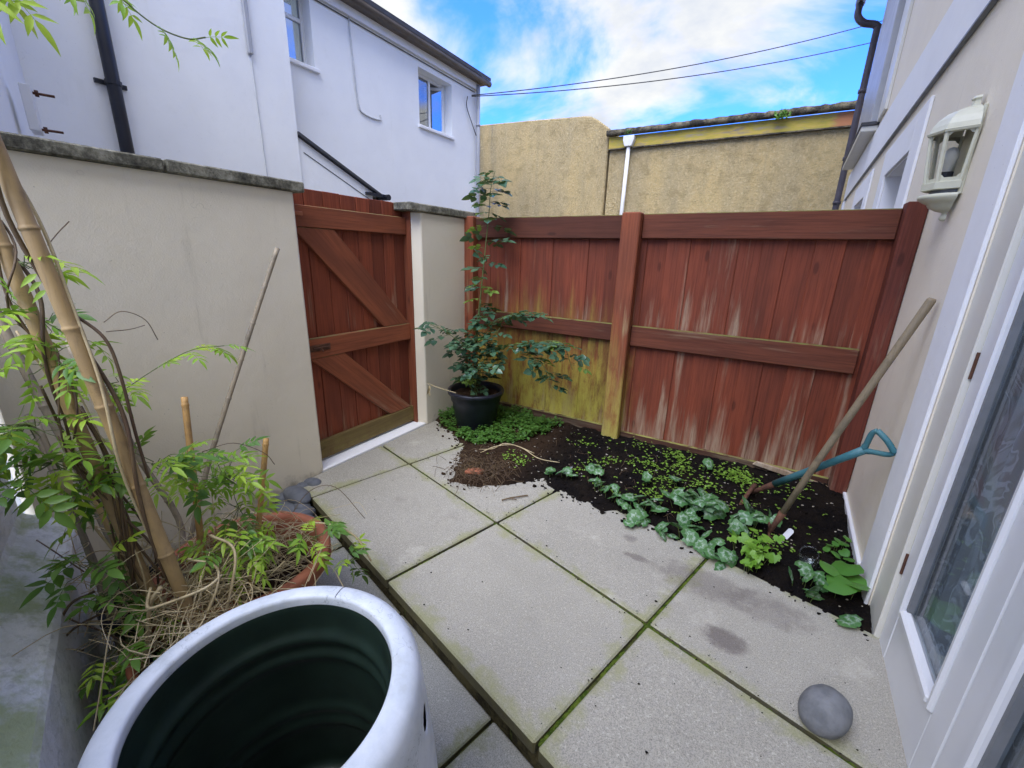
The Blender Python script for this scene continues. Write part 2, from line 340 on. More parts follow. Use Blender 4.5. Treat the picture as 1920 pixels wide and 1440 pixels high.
def mat_cyc():
    t = NT('marbled_cyclamen_leaf'); o = t.obj(); p = t.pos(); r = t.rnd()
    x, y, z = t.xyz(o)
    ang = t.ma('ARCTAN2', y, x)
    rad = t.ma('SQRT', t.ma('ADD', t.ma('MULTIPLY', x, x), t.ma('MULTIPLY', y, y)))
    w = t.ma('ADD', rad, t.ma('ADD', t.ma('MULTIPLY', t.ma('ABSOLUTE', t.ma('SINE', t.ma('MULTIPLY', ang, 3.5))), .007), t.ma('MULTIPLY', t.noise(p, 90, 4, .6), .016)))
    ring = t.ma('MULTIPLY', t.step(w, .022, .027), t.step(w, .040, .033))
    vein = t.step(t.ma('ABSOLUTE', t.ma('SINE', t.ma('MULTIPLY', ang, 3.5))), .16, .05)
    col = t.mix(t.ma('MULTIPLY', r, .5), (.055, .155, .045), (.10, .225, .065))
    col = t.mix(t.ma('MULTIPLY', t.ma('MULTIPLY', ring, t.step(t.noise(p, 70, 4, .7), .35, .6)), .8), col, (.36, .46, .36))
    col = t.mix(t.ma('MULTIPLY', vein, .35), col, (.2, .28, .16))
    return t.done(col, .45, t.bump(t.noise(p, 180, 3), .3, .002), .45, trans=((.12, .2, .03), .12))
M['cyc'] = mat_cyc()
M['petal'] = mat_plain('white_petal', (.75, .72, .75), .5)
M['plastic'] = mat_plain('white_plastic_label', (.75, .76, .78), .35)
M['interior'] = mat_plain('dim_room', (.30, .28, .26), .9)
M['floor_in'] = mat_plain('dim_room_floor', (.13, .10, .07), .7)
M['seal'] = mat_plain('grey_glazing_seal', (.20, .21, .22), .5)
def mat_glass(name, tint, refl=.12):
    t = NT(name)
    tr = t.n('ShaderNodeBsdfTransparent'); t.set(tr.inputs[0], tint)
    gl = t.n('ShaderNodeBsdfGlossy'); gl.inputs['Roughness'].default_value = .015
    ge = t.n('ShaderNodeNewGeometry'); dt = t.n('ShaderNodeVectorMath', operation='DOT_PRODUCT'); t.set(dt.inputs[0], ge.outputs['Normal']); t.set(dt.inputs[1], ge.outputs['Incoming'])
    sch = t.ma('POWER', t.ma('SUBTRACT', 1.0, t.ma('ABSOLUTE', dt.outputs['Value'])), 5.0)
    f = t.ma('MINIMUM', t.ma('ADD', t.ma('MULTIPLY', sch, .8), refl * .5), 1.0)
    ms = t.n('ShaderNodeMixShader'); t.set(ms.inputs[0], f)
    t.t.links.new(tr.outputs[0], ms.inputs[1]); t.t.links.new(gl.outputs[0], ms.inputs[2]); t.t.links.new(ms.outputs[0], t.out.inputs[0])
    return t.m
M['glass'] = mat_glass('window_glass', (.88, .92, .94), .05)
M['glassblue'] = mat_glass('upper_window_glass', (.5, .55, .6), .6)
M['lampglass'] = mat_glass('lantern_glass', (.80, .80, .76), .05)
M['jarglass'] = mat_glass('jar_glass', (.88, .92, .92), .12)
def mat_lace():
    t = NT('lace_curtain'); o = t.obj()
    fine = t.voro(o, 420); leaf = t.noise(t.map(o, (9, 9, 5)), 1, 3, .5, 1.6)
    vein = t.step(t.ma('ABSOLUTE', t.ma('SUBTRACT', leaf, .5)), .035, .012)
    a = t.ma('ADD', .36, t.ma('ADD', t.ma('MULTIPLY', vein, .3), t.ma('MULTIPLY', t.step(leaf, .52, .6), .2)))
    d = t.n('ShaderNodeBsdfDiffuse'); d.inputs[0].default_value = (.66, .70, .76, 1)
    tr = t.n('ShaderNodeBsdfTransparent'); ms = t.n('ShaderNodeMixShader'); t.set(ms.inputs[0], a)
    t.t.links.new(tr.outputs[0], ms.inputs[1]); t.t.links.new(d.outputs[0], ms.inputs[2]); t.t.links.new(ms.outputs[0], t.out.inputs[0])
    return t.m
M['lace'] = mat_lace()

# ---------------------------------------------------------------- mesh helpers
class MB:
    def __init__(s): s.v = []; s.f = []
    def add(s, vs, fs):
        o = len(s.v); s.v += [tuple(v) for v in vs]; s.f += [tuple(i + o for i in f) for f in fs]; return s
    def box(s, a, b):
        x0, y0, z0 = a; x1, y1, z1 = b
        return s.add([(x0, y0, z0), (x1, y0, z0), (x1, y1, z0), (x0, y1, z0), (x0, y0, z1), (x1, y0, z1), (x1, y1, z1), (x0, y1, z1)],
                     [(0, 3, 2, 1), (4, 5, 6, 7), (0, 1, 5, 4), (1, 2, 6, 5), (2, 3, 7, 6), (3, 0, 4, 7)])
    def prism(s, poly, z0, z1, ax='z'):
        n = len(poly)
        def P(p, w): return (p[0], p[1], w) if ax == 'z' else ((w, p[0], p[1]) if ax == 'x' else (p[0], w, p[1]))
        vs = [P(p, z0) for p in poly] + [P(p, z1) for p in poly]
        return s.add(vs, [tuple(range(n - 1, -1, -1)), tuple(range(n, 2 * n))] + [(i, (i + 1) % n, n + (i + 1) % n, n + i) for i in range(n)])
    def tube(s, pts, rad, seg=6, cap=True):
        pts = [Vector(p) for p in pts]; n = len(pts)
        if not isinstance(rad, (list, tuple)): rad = [rad] * n
        t0 = (pts[1] - pts[0]).normalized(); up = Vector((0, 0, 1)) if abs(t0.z) < .9 else Vector((1, 0, 0))
        a = t0.cross(up).normalized(); vs = []
        for i, p in enumerate(pts):
            t = (pts[min(i + 1, n - 1)] - pts[max(i - 1, 0)]).normalized()
            a = (a - t * a.dot(t)).normalized(); b = t.cross(a)
            for k in range(seg):
                an = 2 * math.pi * k / seg; vs.append(p + (a * math.cos(an) + b * math.sin(an)) * rad[i])
        fs = [(i * seg + k, i * seg + (k + 1) % seg, (i + 1) * seg + (k + 1) % seg, (i + 1) * seg + k) for i in range(n - 1) for k in range(seg)]
        if cap: fs += [tuple(range(seg - 1, -1, -1)), tuple(range((n - 1) * seg, n * seg))]
        return s.add(vs, fs)
    def lathe(s, prof, seg=40, a0=0, a1=2 * math.pi, center=(0, 0, 0), sx=1, sy=1):
        full = abs(a1 - a0 - 2 * math.pi) < 1e-6; n = seg if full else seg + 1; c = center
        vs = [(c[0] + sx * r * math.cos(a0 + (a1 - a0) * k / seg), c[1] + sy * r * math.sin(a0 + (a1 - a0) * k / seg), c[2] + z) for r, z in prof for k in range(n)]
        fs = []
        for i in range(len(prof) - 1):
            for k in range(seg):
                k2 = (k + 1) % n
                fs.append((i * n + k, i * n + k2, (i + 1) * n + k2, (i + 1) * n + k))
        return s.add(vs, fs)
    def mesh(s, name, smooth=False, bevel=0, bseg=1):
        me = bpy.data.meshes.new(name); me.from_pydata(s.v, [], s.f)
        if bevel:
            bm = bmesh.new(); bm.from_mesh(me)
            bmesh.ops.bevel(bm, geom=[e for e in bm.edges if len(e.link_faces) == 2 and e.calc_face_angle(0) > .5], offset=bevel, segments=bseg, affect='EDGES', clamp_overlap=True)
            bm.to_mesh(me); bm.free()
        if smooth: me.polygons.foreach_set('use_smooth', [True] * len(me.polygons))
        me.update(); return me

def obj(name, mesh, mat=None, parent=None, loc=None, rot=None, smooth=False, bevel=0):
    if isinstance(mesh, MB): mesh = mesh.mesh(name, smooth, bevel)
    if mat is not None and not mesh.materials: mesh.materials.append(M[mat])
    o = bpy.data.objects.new(name, mesh); COL.objects.link(o)
    if parent is not None: o.parent = parent
    if loc is not None: o.location = loc
    if rot is not None: o.rotation_euler = rot
    return o
def empty(name, loc=(0, 0, 0), rz=0, parent=None):
    o = bpy.data.objects.new(name, None); COL.objects.link(o); o.location = loc; o.rotation_euler = (0, 0, rz); o.empty_display_size = .1
    if parent is not None: o.parent = parent
    return o
def tag(o, label, cat, group=None):
    o['label'] = label; o['category'] = cat
    if group: o['group'] = group
    return o
def kind(o, k, label=None):
    o['kind'] = k
    if label: o['label'] = label
    return o
def box(a, b): return MB().box(a, b)
def part(name, a, b, mat, parent, bevel=0, origin=True):
    """box part whose origin is the centre of its foot, in the parent's frame"""
    c = ((a[0] + b[0]) / 2, (a[1] + b[1]) / 2, a[2]) if origin else (0, 0, 0)
    return obj(name, box([a[i] - c[i] for i in range(3)], [b[i] - c[i] for i in range(3)]), mat, parent, c, bevel=bevel)
def catmull(pts, n=6):
    P = [Vector(p) for p in pts]; P = [P[0] * 2 - P[1]] + P + [P[-1] * 2 - P[-2]]; out = []
    for i in range(1, len(P) - 2):
        for k in range(n):
            t = k / n; a, b, c, d = P[i - 1:i + 3]
            out.append(.5 * ((2 * b) + (c - a) * t + (2 * a - 5 * b + 4 * c - d) * t * t + (-a + 3 * b - 3 * c + d) * t ** 3))
    out.append(P[-2]); return out
def clip(poly, n, d):
    """keep the side n.p <= d"""
    out = []
    for i in range(len(poly)):
        p, q = poly[i], poly[(i + 1) % len(poly)]
        a, b = p[0] * n[0] + p[1] * n[1] - d, q[0] * n[0] + q[1] * n[1] - d
        if a <= 0: out.append(p)
        if a * b < 0: t = a / (a - b); out.append((p[0] + (q[0] - p[0]) * t, p[1] + (q[1] - p[1]) * t))
    return out

# ================================================================ SETTING
g = obj('ground', MB().add([(-400, -400, -.21), (400, -400, -.21), (400, 400, -.21), (-400, 400, -.21)], [(0, 1, 2, 3)]), 'ground'); kind(g, 'structure')

# paving grid: u along the step, v towards the fence
TH = R(-15.39); UU = Vector((math.cos(TH), math.sin(TH))); VV = Vector((-math.sin(TH), math.cos(TH)))
S0 = Vector((-2.067, 1.309)); SA, SB, J = .8883, .6217, .015
def W(u, v): p = S0 + UU * u + VV * v; return (p.x, p.y)
def UVof(x, y): d = Vector((x, y)) - S0; return d.dot(UU), d.dot(VV)
HX0 = .505
def house_x(y): return HX0 + .0363 * y
pav = kind(empty('raised_paving', (S0.x, S0.y, 0), TH), 'structure', 'raised terrace of large concrete slabs')
HN = (1, -.0363); HD = HX0 + .016           # the terrace runs up to the door sill
def slab(parent, name, u0, u1, v0, v1, z0, z1, clips, mat, org, ang, bev=.006):
    poly = [(u0, v0), (u1, v0), (u1, v1), (u0, v1)]
    uu = Vector((math.cos(ang), math.sin(ang))); vv = Vector((-uu.y, uu.x))
    for n, d in clips:     # world clip planes -> local
        ln = (n[0] * uu.x + n[1] * uu.y, n[0] * vv.x + n[1] * vv.y); ld = d - (n[0] * org[0] + n[1] * org[1])
        poly = clip(poly, ln, ld)
        if len(poly) < 3: return
    c = ((u0 + u1) / 2, (v0 + v1) / 2)
    return obj(name, MB().prism([(p[0] - c[0], p[1] - c[1]) for p in poly], z0, z1), mat, parent, (c[0], c[1], 0), bevel=bev)
for i in range(-1, 4):
    for j in range(0, 2):
        dz = U(-.003, .003)
        slab(pav, 'slab', i * SA + J / 2, (i + 1) * SA - J / 2, j * SB + (J / 2 if j else -.02), (j + 1) * SB - J / 2, -.055 + dz, dz,
             [((-1, 0), 2.276), (HN, HX0 + .035)], 'slab', S0, TH)
# joint bed and riser
bed = [(-1.0, .005), (4, .005), (4, 1.243), (-1.0, 1.243)]
ln = [((-1, 0), 2.27), (HN, HX0 + .03)]
poly = bed
for n, d in ln:
    poly = clip(poly, (n[0] * UU.x + n[1] * UU.y, n[0] * VV.x + n[1] * VV.y), d - (n[0] * S0.x + n[1] * S0.y))
obj('joint_bed', MB().prism(poly, -.2, -.022), 'mortar', pav)
for i in range(0, 5):
    slab(pav, 'riser', (i - .5) * .66 + .006, (i + .5) * .66 - .006, .0, .06, -.2, -.058, [((-1, 0), 2.276), (HN, HX0 + .03)], 'riser', S0, TH, .005)
# moss in the joints
mb = MB(); rr = random.Random(3)
def clump(mb, x, y, z, s, rr):
    b = [(x + s * math.cos(a) * rr.uniform(.6, 1.2), y + s * math.sin(a) * rr.uniform(.6, 1.2), z) for a in (0, 1.05, 2.1, 3.14, 4.2, 5.24)]
    mb.add(b + [(x, y, z + s * rr.uniform(.4, .8))], [(i, (i + 1) % 6, 6) for i in range(6)])
for jv in (0, 1):
    for k in range(1500):
        u = rr.uniform(-.3, 2.9)
        if jv == 0: v = SB + rr.gauss(0, .003)
        else:
            i = rr.choice((0, 1, 2, 2)); v = rr.uniform(0, 1.24); u = i * SA + rr.gauss(0, .003)
        if mnoise.noise((u * 5, v * 5, jv)) < -.12: continue
        x, y = W(u, v)
        if x > house_x(y) - .01 or x < -2.26: continue
        clump(mb, x + rr.gauss(0, .002), y + rr.gauss(0, .002), -.020, abs(rr.gauss(.006, .005)) + .003, rr)
kind(obj('joint_moss', mb, 'moss', smooth=True), 'stuff', 'thin green moss filling the slab joints')

low = kind(empty('lower_paving', (-.9, .1, 0), TH), 'structure', 'sunken strip of damp paving slabs')
for i in range(-4, 3):
    for j in range(-3, 3):
        slab(low, 'slab', i * .6 + .13, i * .6 + .6 - .012 + .13, j * .6 + .02, j * .6 + .6 - .012 + .02, -.19, -.128 + U(-.002, .002),
             [((VV.x, VV.y), S0.dot(VV) - .003), ((-1, 0), 2.27), (HN, HX0)], 'lowslab', (-.9, .1), TH, .005)
obj('joint_bed', MB().prism([(-2, -1.8), (2, -1.8), (2, 1.1), (-2, 1.1)], -.2, -.15), 'mortar', low)

# threshold under the gate
th = kind(part('threshold', (-2.42, 1.50, -.15), (-2.28, 2.50, .012), 'whitesmooth', None, .006), 'structure', 'pale painted threshold below the gate')

# soil bed
SP = [(-.6, 1.2), (-.3, 1.15), (.013, 1.073), (.264, .80), (.376, .695), (.548, .785), (.64, .935), (.734, 1.126), (.87, 1.12), (1.105, 1.125), (1.22, 1.125), (1.26, 1.21), (1.5, 1.25), (4, 1.25)]
def vmin(u):
    for (a, b), (c, d) in zip(SP, SP[1:]):
        if a <= u <= c: return b + (d - b) * (u - a) / (c - a)
    return 1.25
def soil_z(x, y):
    u, v = UVof(x, y)
    n = mnoise.fractal((x * 9, y * 9, 0), 1, 2, 5) * .016 + mnoise.fractal((x * 40, y * 40, 3), 1, 2, 3) * .007
    d = v - vmin(u) + mnoise.fractal((x * 11, y * 11, 7), 1, 2, 5) * .036
    inbed = v - 1.243
    base = min(max(d, -.08) * .32, .026) if inbed < .03 else min(max(d * .3, -.012), .02)
    e = max(0, min(1, (d + .01) / .05))
    return base - .004 + n * e + .03 * max(0, min(1, (y - 2.5) / .5)) * e
mb = MB(); x0, x1, y0, y1 = -2.272, .612, 1.70, 3.16; NX, NY = 300, 150
grid = [[(x0 + (x1 - x0) * i / NX, y0 + (y1 - y0) * j / NY) for i in range(NX + 1)] for j in range(NY + 1)]
vz = [(x, y, soil_z(x, y)) for row in grid for (x, y) in row]
fs = []
for j in range(NY):
    for i in range(NX):
        q = (j * (NX + 1) + i, j * (NX + 1) + i + 1, (j + 1) * (NX + 1) + i + 1, (j + 1) * (NX + 1) + i)
        if max(vz[k][2] for k in q) > -.02 and all(vz[k][0] < house_x(vz[k][1]) for k in q[:1]): fs.append(q)
mb.add(vz, fs)
soil = kind(obj('soil_bed', mb, 'soil', smooth=True), 'structure', 'dark crumbly soil bed along the fence')
# loose crumbs
mb = MB(); rr = random.Random(5)
def blob(mb, x, y, z, s, rr, sq=.8):
    t = (1 + 5 ** .5) / 2; k = 0
    vs = [(-1, 0, sq), (1, 0, sq), (0, -1, 0), (0, 1, 0), (-1, -.3, -sq), (1, .3, -sq)]
    vs = [(x + a * s * rr.uniform(.6, 1.2), y + b * s * rr.uniform(.6, 1.2), z + c * s * rr.uniform(.5, 1.1)) for a, b, c in vs]
    mb.add(vs, [(0, 2, 1), (0, 1, 3), (0, 4, 2), (1, 2, 5), (0, 3, 4), (1, 5, 3), (2, 4, 5), (3, 5, 4)])
for k in range(5200):
    x = rr.uniform(-2.2, .58); y = rr.uniform(1.8, 3.05); u, v = UVof(x, y)
    d = v - vmin(u)
    if d < -.09 or (d < -.03 and rr.random() < .8) or x > house_x(y) - .01: continue
    blob(mb, x, y, max(soil_z(x, y), .002), abs(rr.gauss(.004, .004)) + .0015, rr)
kind(obj('soil_crumbs', mb, 'soil'), 'stuff', 'loose crumbs of dark soil')

mb = MB(); rr = random.Random(15)
for k in range(420):
    x = rr.uniform(-1.7, .56); y = rr.uniform(1.95, 3.03); u, v = UVof(x, y)
    if v < vmin(u) + .02 or x > house_x(y) - .02: continue
    blob(mb, x, y, soil_z(x, y) + .002, abs(rr.gauss(.0025, .002)) + .0015, rr, .5)
kind(obj('soil_chips', mb, 'chips'), 'stuff', 'pale chips and grit scattered in the soil')
mb = MB()
for k in range(380):
    u = rr.uniform(-.2, 2.7); v = rr.uniform(.0, 1.22)
    if rr.random() < .7:
        if rr.random() < .5: v = SB + rr.gauss(0, .03)
        else: u = rr.choice((0, 1, 2)) * SA + rr.gauss(0, .03)
    x, y = W(u, v)
    if x > house_x(y) - .02 or x < -2.26: continue
    blob(mb, x, y, .003, abs(rr.gauss(.0012, .0012)) + .0007, rr, .5)
kind(obj('paving_grit', mb, 'soil'), 'stuff', 'fine grit and crumbs on the paving')

# ================================================================ BOUNDARY WALL, GATE, PILLAR
bw = tag(empty('boundary_wall', (-2.38, .3, 0)), 'tall cream rendered wall with grey coping, left of the gate', 'wall')
obj('rendered_wall', MB().prism([(-2.48, .30), (-2.28, .30), (-2.28, 1.515), (-2.295, 1.53), (-2.48, 1.53)], -.2, 1.662), 'render', bw, (2.38, -.3, 0))
for a, b in ((.2, .935), (.945, 1.575)):
    part('coping_stone', (-.13, a - .3, 1.664), (.13, b - .3, 1.714 + U(-.002, .002)), 'coping', bw, .006)
gp = tag(empty('gate_pillar', (-2.39, 2.77, 0)), 'slim cream rendered pillar with stone cap between gate and fence', 'pillar')
obj('rendered_pillar', MB().prism([(-2.50, 2.475), (-2.345, 2.475), (-2.28, 2.515), (-2.28, 3.06), (-2.50, 3.06)], -.1, 1.655), 'render', gp, (2.39, -2.77, 0), bevel=.006)
part('coping_stone', (-.15, -.39, 1.657), (.135, .42, 1.712), 'coping', gp, .007)

gt = tag(empty('gate', (-2.40, 1.56, 0)), 'red stained plank gate with cross braces in the cream wall', 'gate')
yb = [1.555, 1.672, 1.800, 1.925, 2.045, 2.158, 2.265, 2.368, 2.462]
for a, b in zip(yb, yb[1:]):
    part('board', (-.035 + U(-.003, .003), a - 1.56 + .002, .035), (-.012 + U(-.002, .002), b - 1.56 - .002, 1.708 + U(-.006, .004)), 'gate', gt, .003)
def rail_y(name, y0, y1, z0, z1, mat, x0=-.011, x1=.022):
    """plank lying along y; grain along its own z, so it is modelled upright and turned"""
    L = y1 - y0
    return obj(name, box((-(z1 - z0) / 2, x0, 0), ((z1 - z0) / 2, x1, L)), mat, gt, (0, y0 - 1.56, (z0 + z1) / 2), Matrix(((0, 1, 0), (0, 0, 1), (1, 0, 0))).to_euler(), bevel=.004)
rail_y('rail', 1.558, 2.462, 1.495, 1.615, 'gaterail'); rail_y('rail', 1.558, 2.462, .715, .842, 'gaterail'); rail_y('rail', 1.558, 2.466, .028, .155, 'gatelow')
def brace(q):
    c = Vector((sum(p[0] for p in q) / 4 - 1.56, sum(p[1] for p in q) / 4))
    d = (Vector(((q[2][0] + q[3][0]) / 2, (q[2][1] + q[3][1]) / 2)) - Vector(((q[0][0] + q[1][0]) / 2, (q[0][1] + q[1][1]) / 2))).normalized()
    n = Vector((-d.y, d.x))   # local z along d, local x along n
    loc = [((Vector((p[0] - 1.56, p[1])) - c).dot(n), (Vector((p[0] - 1.56, p[1])) - c).dot(d)) for p in q]
    mb = MB().prism(loc, -.0105, .018, 'y')
    rot = Matrix(((0, 1, 0), (n.x, 0, d.x), (n.y, 0, d.y)))
    if rot.determinant() < 0:
        loc = [(-a, b) for a, b in loc]; mb = MB().prism(loc, -.0105, .018, 'y'); rot = Matrix(((0, 1, 0), (-n.x, 0, d.x), (-n.y, 0, d.y)))
    obj('brace', mb, 'gaterail', gt, (0, c.x, c.y), rot.to_euler(), bevel=.003)
brace([(1.56, 1.493), (1.84, 1.493), (2.455, .844), (2.20, .844)])
brace([(1.585, .713), (1.84, .713), (2.44, .157), (2.215, .157)])
part('frame_post', (-.05, 2.464 - 1.56, -.02), (.055, 2.505 - 1.56, 1.66), 'post', gt, .004)
lt = part('latch', (.0225, .02, .76), (.029, .17, .80), 'rust', gt, .002)
obj('bolt', MB().tube([(.006, -.05, .02), (.006, .06, .02)], .006, 8).tube([(.006, .0, .02), (.03, .0, .0)], .004, 6), 'rust', lt)
part('hinge', (.0225, .0, 1.555), (.030, .07, 1.578), 'terracotta', gt, .003)

# ================================================================ FENCE
fe = tag(empty('fence', (-.85, 3.1, 0)), 'red stained board fence with three posts, green with algae at its left foot', 'fence')
def fx(x): return x + .85
def boards(x0, x1, n):
    xs = [x0]; w = (x1 - x0) / n
    for k in range(1, n): xs.append(x0 + w * k + U(-.012, .012))
    xs.append(x1)
    for k, (a, b) in enumerate(zip(xs, xs[1:])):
        d = (.0062 if k % 2 else -.0015) + U(-.0012, .0012)
        bo = part('board', (fx(a) - .004, .018 + d, .07), (fx(b) + .004, .040 + d, 1.648 + U(-.004, .004)), 'fence', fe, .004); bo.rotation_euler = (R(U(-.12, .12)), R(U(-.10, .10)), R(U(-.5, .5)))
boards(-2.20, -.905, 9); boards(-.905, .60, 11)
def rail_x(name, x0, x1, z0, z1, mat, y0=-.022, y1=.0125):
    return obj(name, box((-(z1 - z0) / 2, y0, 0), ((z1 - z0) / 2, y1, x1 - x0)), mat, fe, (fx(x0), 0, (z0 + z1) / 2), Matrix(((0, 0, 1), (0, 1, 0), (-1, 0, 0))).to_euler(), bevel=.005)
rail_x('rail', -2.19, -.945, 1.505, 1.662, 'rail'); rail_x('rail', -.812, .525, 1.508, 1.665, 'rail')
rail_x('rail', -2.19, -.945, .785, .912, 'rail'); rail_x('rail', -.812, .505, .765, .912, 'rail')
part('post', (fx(-2.318), -.06, -.05), (fx(-2.192), .05, 1.672), 'post', fe, .006)
part('post', (fx(-.942), -.082, -.08), (fx(-.815), .017, 1.672), 'post', fe, .007)
part('post', (fx(.527), -.085, -.08), (fx(.612), .017, 1.690), 'postdark', fe, .004)
rail_x('gravel_board', -2.19, -.945, -.04, .105, 'gravelboard', -.012, .0165); rail_x('gravel_board', -.812, .525, -.04, .085, 'gravelboard', -.006, .0165)
obj('split_batten', MB().prism([(0, 0), (.42, -.012), (.44, .012), (.20, .030), (.02, .028)], -.03, -.008, 'y'), 'bleached', fe, (fx(.10), -.01, .075), (0, R(6), 0), bevel=.003)

# ================================================================ LEFT GARDEN WALL WITH LEDGE
lw = tag(empty('garden_wall', (-2.28, .40, 0), math.atan2(-.308, .951)), 'low stained white wall with sloping ledge at the left edge', 'wall')
obj('wall_face', MB().prism([(-.27, 1.12), (-.13, 1.12), (-.13, .39), (0, .30), (.03, -.2), (-.27, -.2)], 0.03, 4.0, 'x'), 'ledge', lw, bevel=.012)
obj('wall_cap', MB().prism([(-.29, 1.125), (-.11, 1.125), (-.11, 1.165), (-.29, 1.165)], 0.03, 4.0, 'x'), 'coping', lw, bevel=.006)
# ================================================================ WHITE HOUSE (over the lane)
wh = tag(empty('white_house', (-6.5, 5, 0)), 'tall white rendered house behind the gate wall', 'house')
def WH(p): return (p[0] + 6.5, p[1] - 5, p[2])
def wpart(name, a, b, mat, parent=wh, bevel=0): return part(name, WH(a), WH(b), mat, parent, bevel)
# main wall with two window openings
def wall_with_holes(s0, s1, z0, z1, holes):
    """rectangles (s,z) covering the wall minus the holes"""
    ss = sorted({s0, s1, *[h[0] for h in holes], *[h[1] for h in holes]}); out = []
    for a, b in zip(ss, ss[1:]):
        hs = sorted([(h[2], h[3]) for h in holes if h[0] <= a and h[1] >= b]); z = z0
        for c, d in hs:
            if c > z: out.append((a, b, z, c))
            z = d
        if z < z1: out.append((a, b, z, z1))
    return out
W1 = (4.50, 4.93, 4.0, 4.98); W2 = (7.22, 8.24, 3.80, 4.78)
mb = MB()
for a, b, c, d in wall_with_holes(4.2, 9.16, -.2, 5.06, [W1, W2]): mb.box(WH((-6.8, a, c)), WH((-6.5, b, d)))
bm = bmesh.new(); me = mb.mesh('t'); bm.from_mesh(me); bmesh.ops.remove_doubles(bm, verts=bm.verts, dist=.001); bm.to_mesh(me); bm.free()
obj('wall', me, 'white', wh)
mb = MB().prism([(-6.2 + 6.5, -20 - 5 + 15), (-6.2 + 6.5, 4.31 - 5), (-9 + 6.5, 4.31 - 5), (-9 + 6.5, -10)], -.2, 7.2)
obj('wing_wall', mb, 'white', wh)
def casement(y0, y1, z0, z1, x, mull=(), trans=(), fw=.055, open_leaf=None):
    """window frame set in a reveal, with panes and a sill"""
    w = empty('window', WH((x, (y0 + y1) / 2, z0)), 0, wh); hy = (y1 - y0) / 2; H = z1 - z0
    mb = MB().box((-.03, -hy, 0), (.03, -hy + fw, H)).box((-.03, hy - fw, 0), (.03, hy, H)).box((-.03, -hy + fw, 0), (.03, hy - fw, fw)).box((-.03, -hy + fw, H - fw), (.03, hy - fw, H))
    for m in mull: mb.box((-.03, m - fw / 2, fw), (.03, m + fw / 2, H - fw))
    for t in trans: mb.box((-.028, -hy + fw, t - fw / 2), (.028, hy - fw, t + fw / 2))
    obj('frame', mb, 'upvc', w, bevel=.006)
    ys = [-hy + fw] + sorted([q for m in mull for q in (m - fw / 2, m + fw / 2)]) + [hy - fw]
    zs = [fw] + sorted([q for t in trans for q in (t - fw / 2, t + fw / 2)]) + [H - fw]
    for a, b in zip(ys[::2], ys[1::2]):
        for c, d in zip(zs[::2], zs[1::2]):
            if open_leaf == (a > 0): continue
            obj('pane', box((-.006, a, c), (.006, b, d)), 'glassblue', w)
    obj('sill', box((-.05, -hy - .04, -.06), (.27, hy + .04, -.002)), 'whitesmooth', w, (0, 0, 0), bevel=.01)
    return w
w1 = casement(4.36, 4.95, 4.0, 4.98, -6.72, (), (.62,))
w2 = casement(7.22, 8.24, 3.80, 4.78, -6.72, (.02,), (), open_leaf=True)
# open casement leaf of the second window
lf = MB(); LW, LH = .40, .86
lf.box((-.02, 0, 0), (.02, .05, LH)).box((-.02, LW - .05, 0), (.02, LW, LH)).box((-.02, .05, 0), (.02, LW - .05, .05)).box((-.02, .05, LH - .05), (.02, LW - .05, LH))
leaf = obj('open_leaf', lf, 'upvc', w2, (.05, .45, .06), (0, 0, R(128)), bevel=.005)
obj('leaf_pane', box((-.006, .05, .05), (.006, LW - .05, LH - .05)), 'glassblue', w2, (.05, .45, .06), (0, 0, R(128)))
mb = MB().add([(-1.0, -.5, 0), (-1.0, .5, 0), (-1.0, .5, 1), (-1.0, -.5, 1)], [(0, 1, 2, 3)])
obj('room_lining', MB().box((-1.6, -.8, -.3), (-1.5, .8, 1.3)).box((-1.6, .7, -.3), (-.12, .8, 1.3)).box((-1.6, -.8, 1.2), (-.12, .8, 1.3)), 'interior', w2)
obj('net_curtain', MB().add([(-.10, -.44 + .44 * k / 24, z) if 0 else (-.12 + .02 * math.sin(k * 1.3), -.44 + .40 * k / 24, z) for k in range(25) for z in (.06, .92)], [(2 * k, 2 * k + 2, 2 * k + 3, 2 * k + 1) for k in range(24)]), 'lace', w2, smooth=True)
# eaves, gutter, downpipe, roof
wpart('fascia', (-6.5, 4.32, 4.93), (-6.44, 9.20, 5.055), 'whitesmooth')
wpart('soffit_board', (-6.5, 4.32, 5.057), (-6.28, 9.30, 5.09), 'gutter')
obj('gutter', MB().tube([WH((-6.30, 4.33, 5.11)), WH((-6.30, 6.8, 5.105)), WH((-6.30, 9.38, 5.095))], .06, 10), 'gutter', wh, smooth=True)
obj('roof', MB().prism([(-6.24 + 6.5, 5.13), (-9.2 + 6.5, 6.9), (-9.2 + 6.5, 6.98), (-6.24 + 6.5, 5.20)], 4.32 - 5, 9.34 - 5, 'y'), 'slate', wh)
obj('end_wall', MB().prism([(-6.81 + 6.5, -.2), (-9.2 + 6.5, -.2), (-9.2 + 6.5, 6.88), (-6.81 + 6.5, 5.46)], 9.0 - 5, 9.15 - 5, 'y'), 'white', wh)
obj('downpipe', MB().tube([WH((-6.42, 9.10, 5.02)), WH((-6.42, 9.10, 3.4)), WH((-6.42, 9.10, -.1))], .045, 10), 'greypipe', wh, smooth=True)
for z in (4.2, 3.1, 2.2): obj('pipe_clip', MB().tube([WH((-6.42, 9.10, z)), WH((-6.42, 9.10, z + .04))], .056, 10), 'greypipe', wh, smooth=True)
obj('cable', MB().tube([WH((-6.485, 4.33, 4.90)), WH((-6.485, 9.05, 4.88))], .008, 5), 'cable', wh)
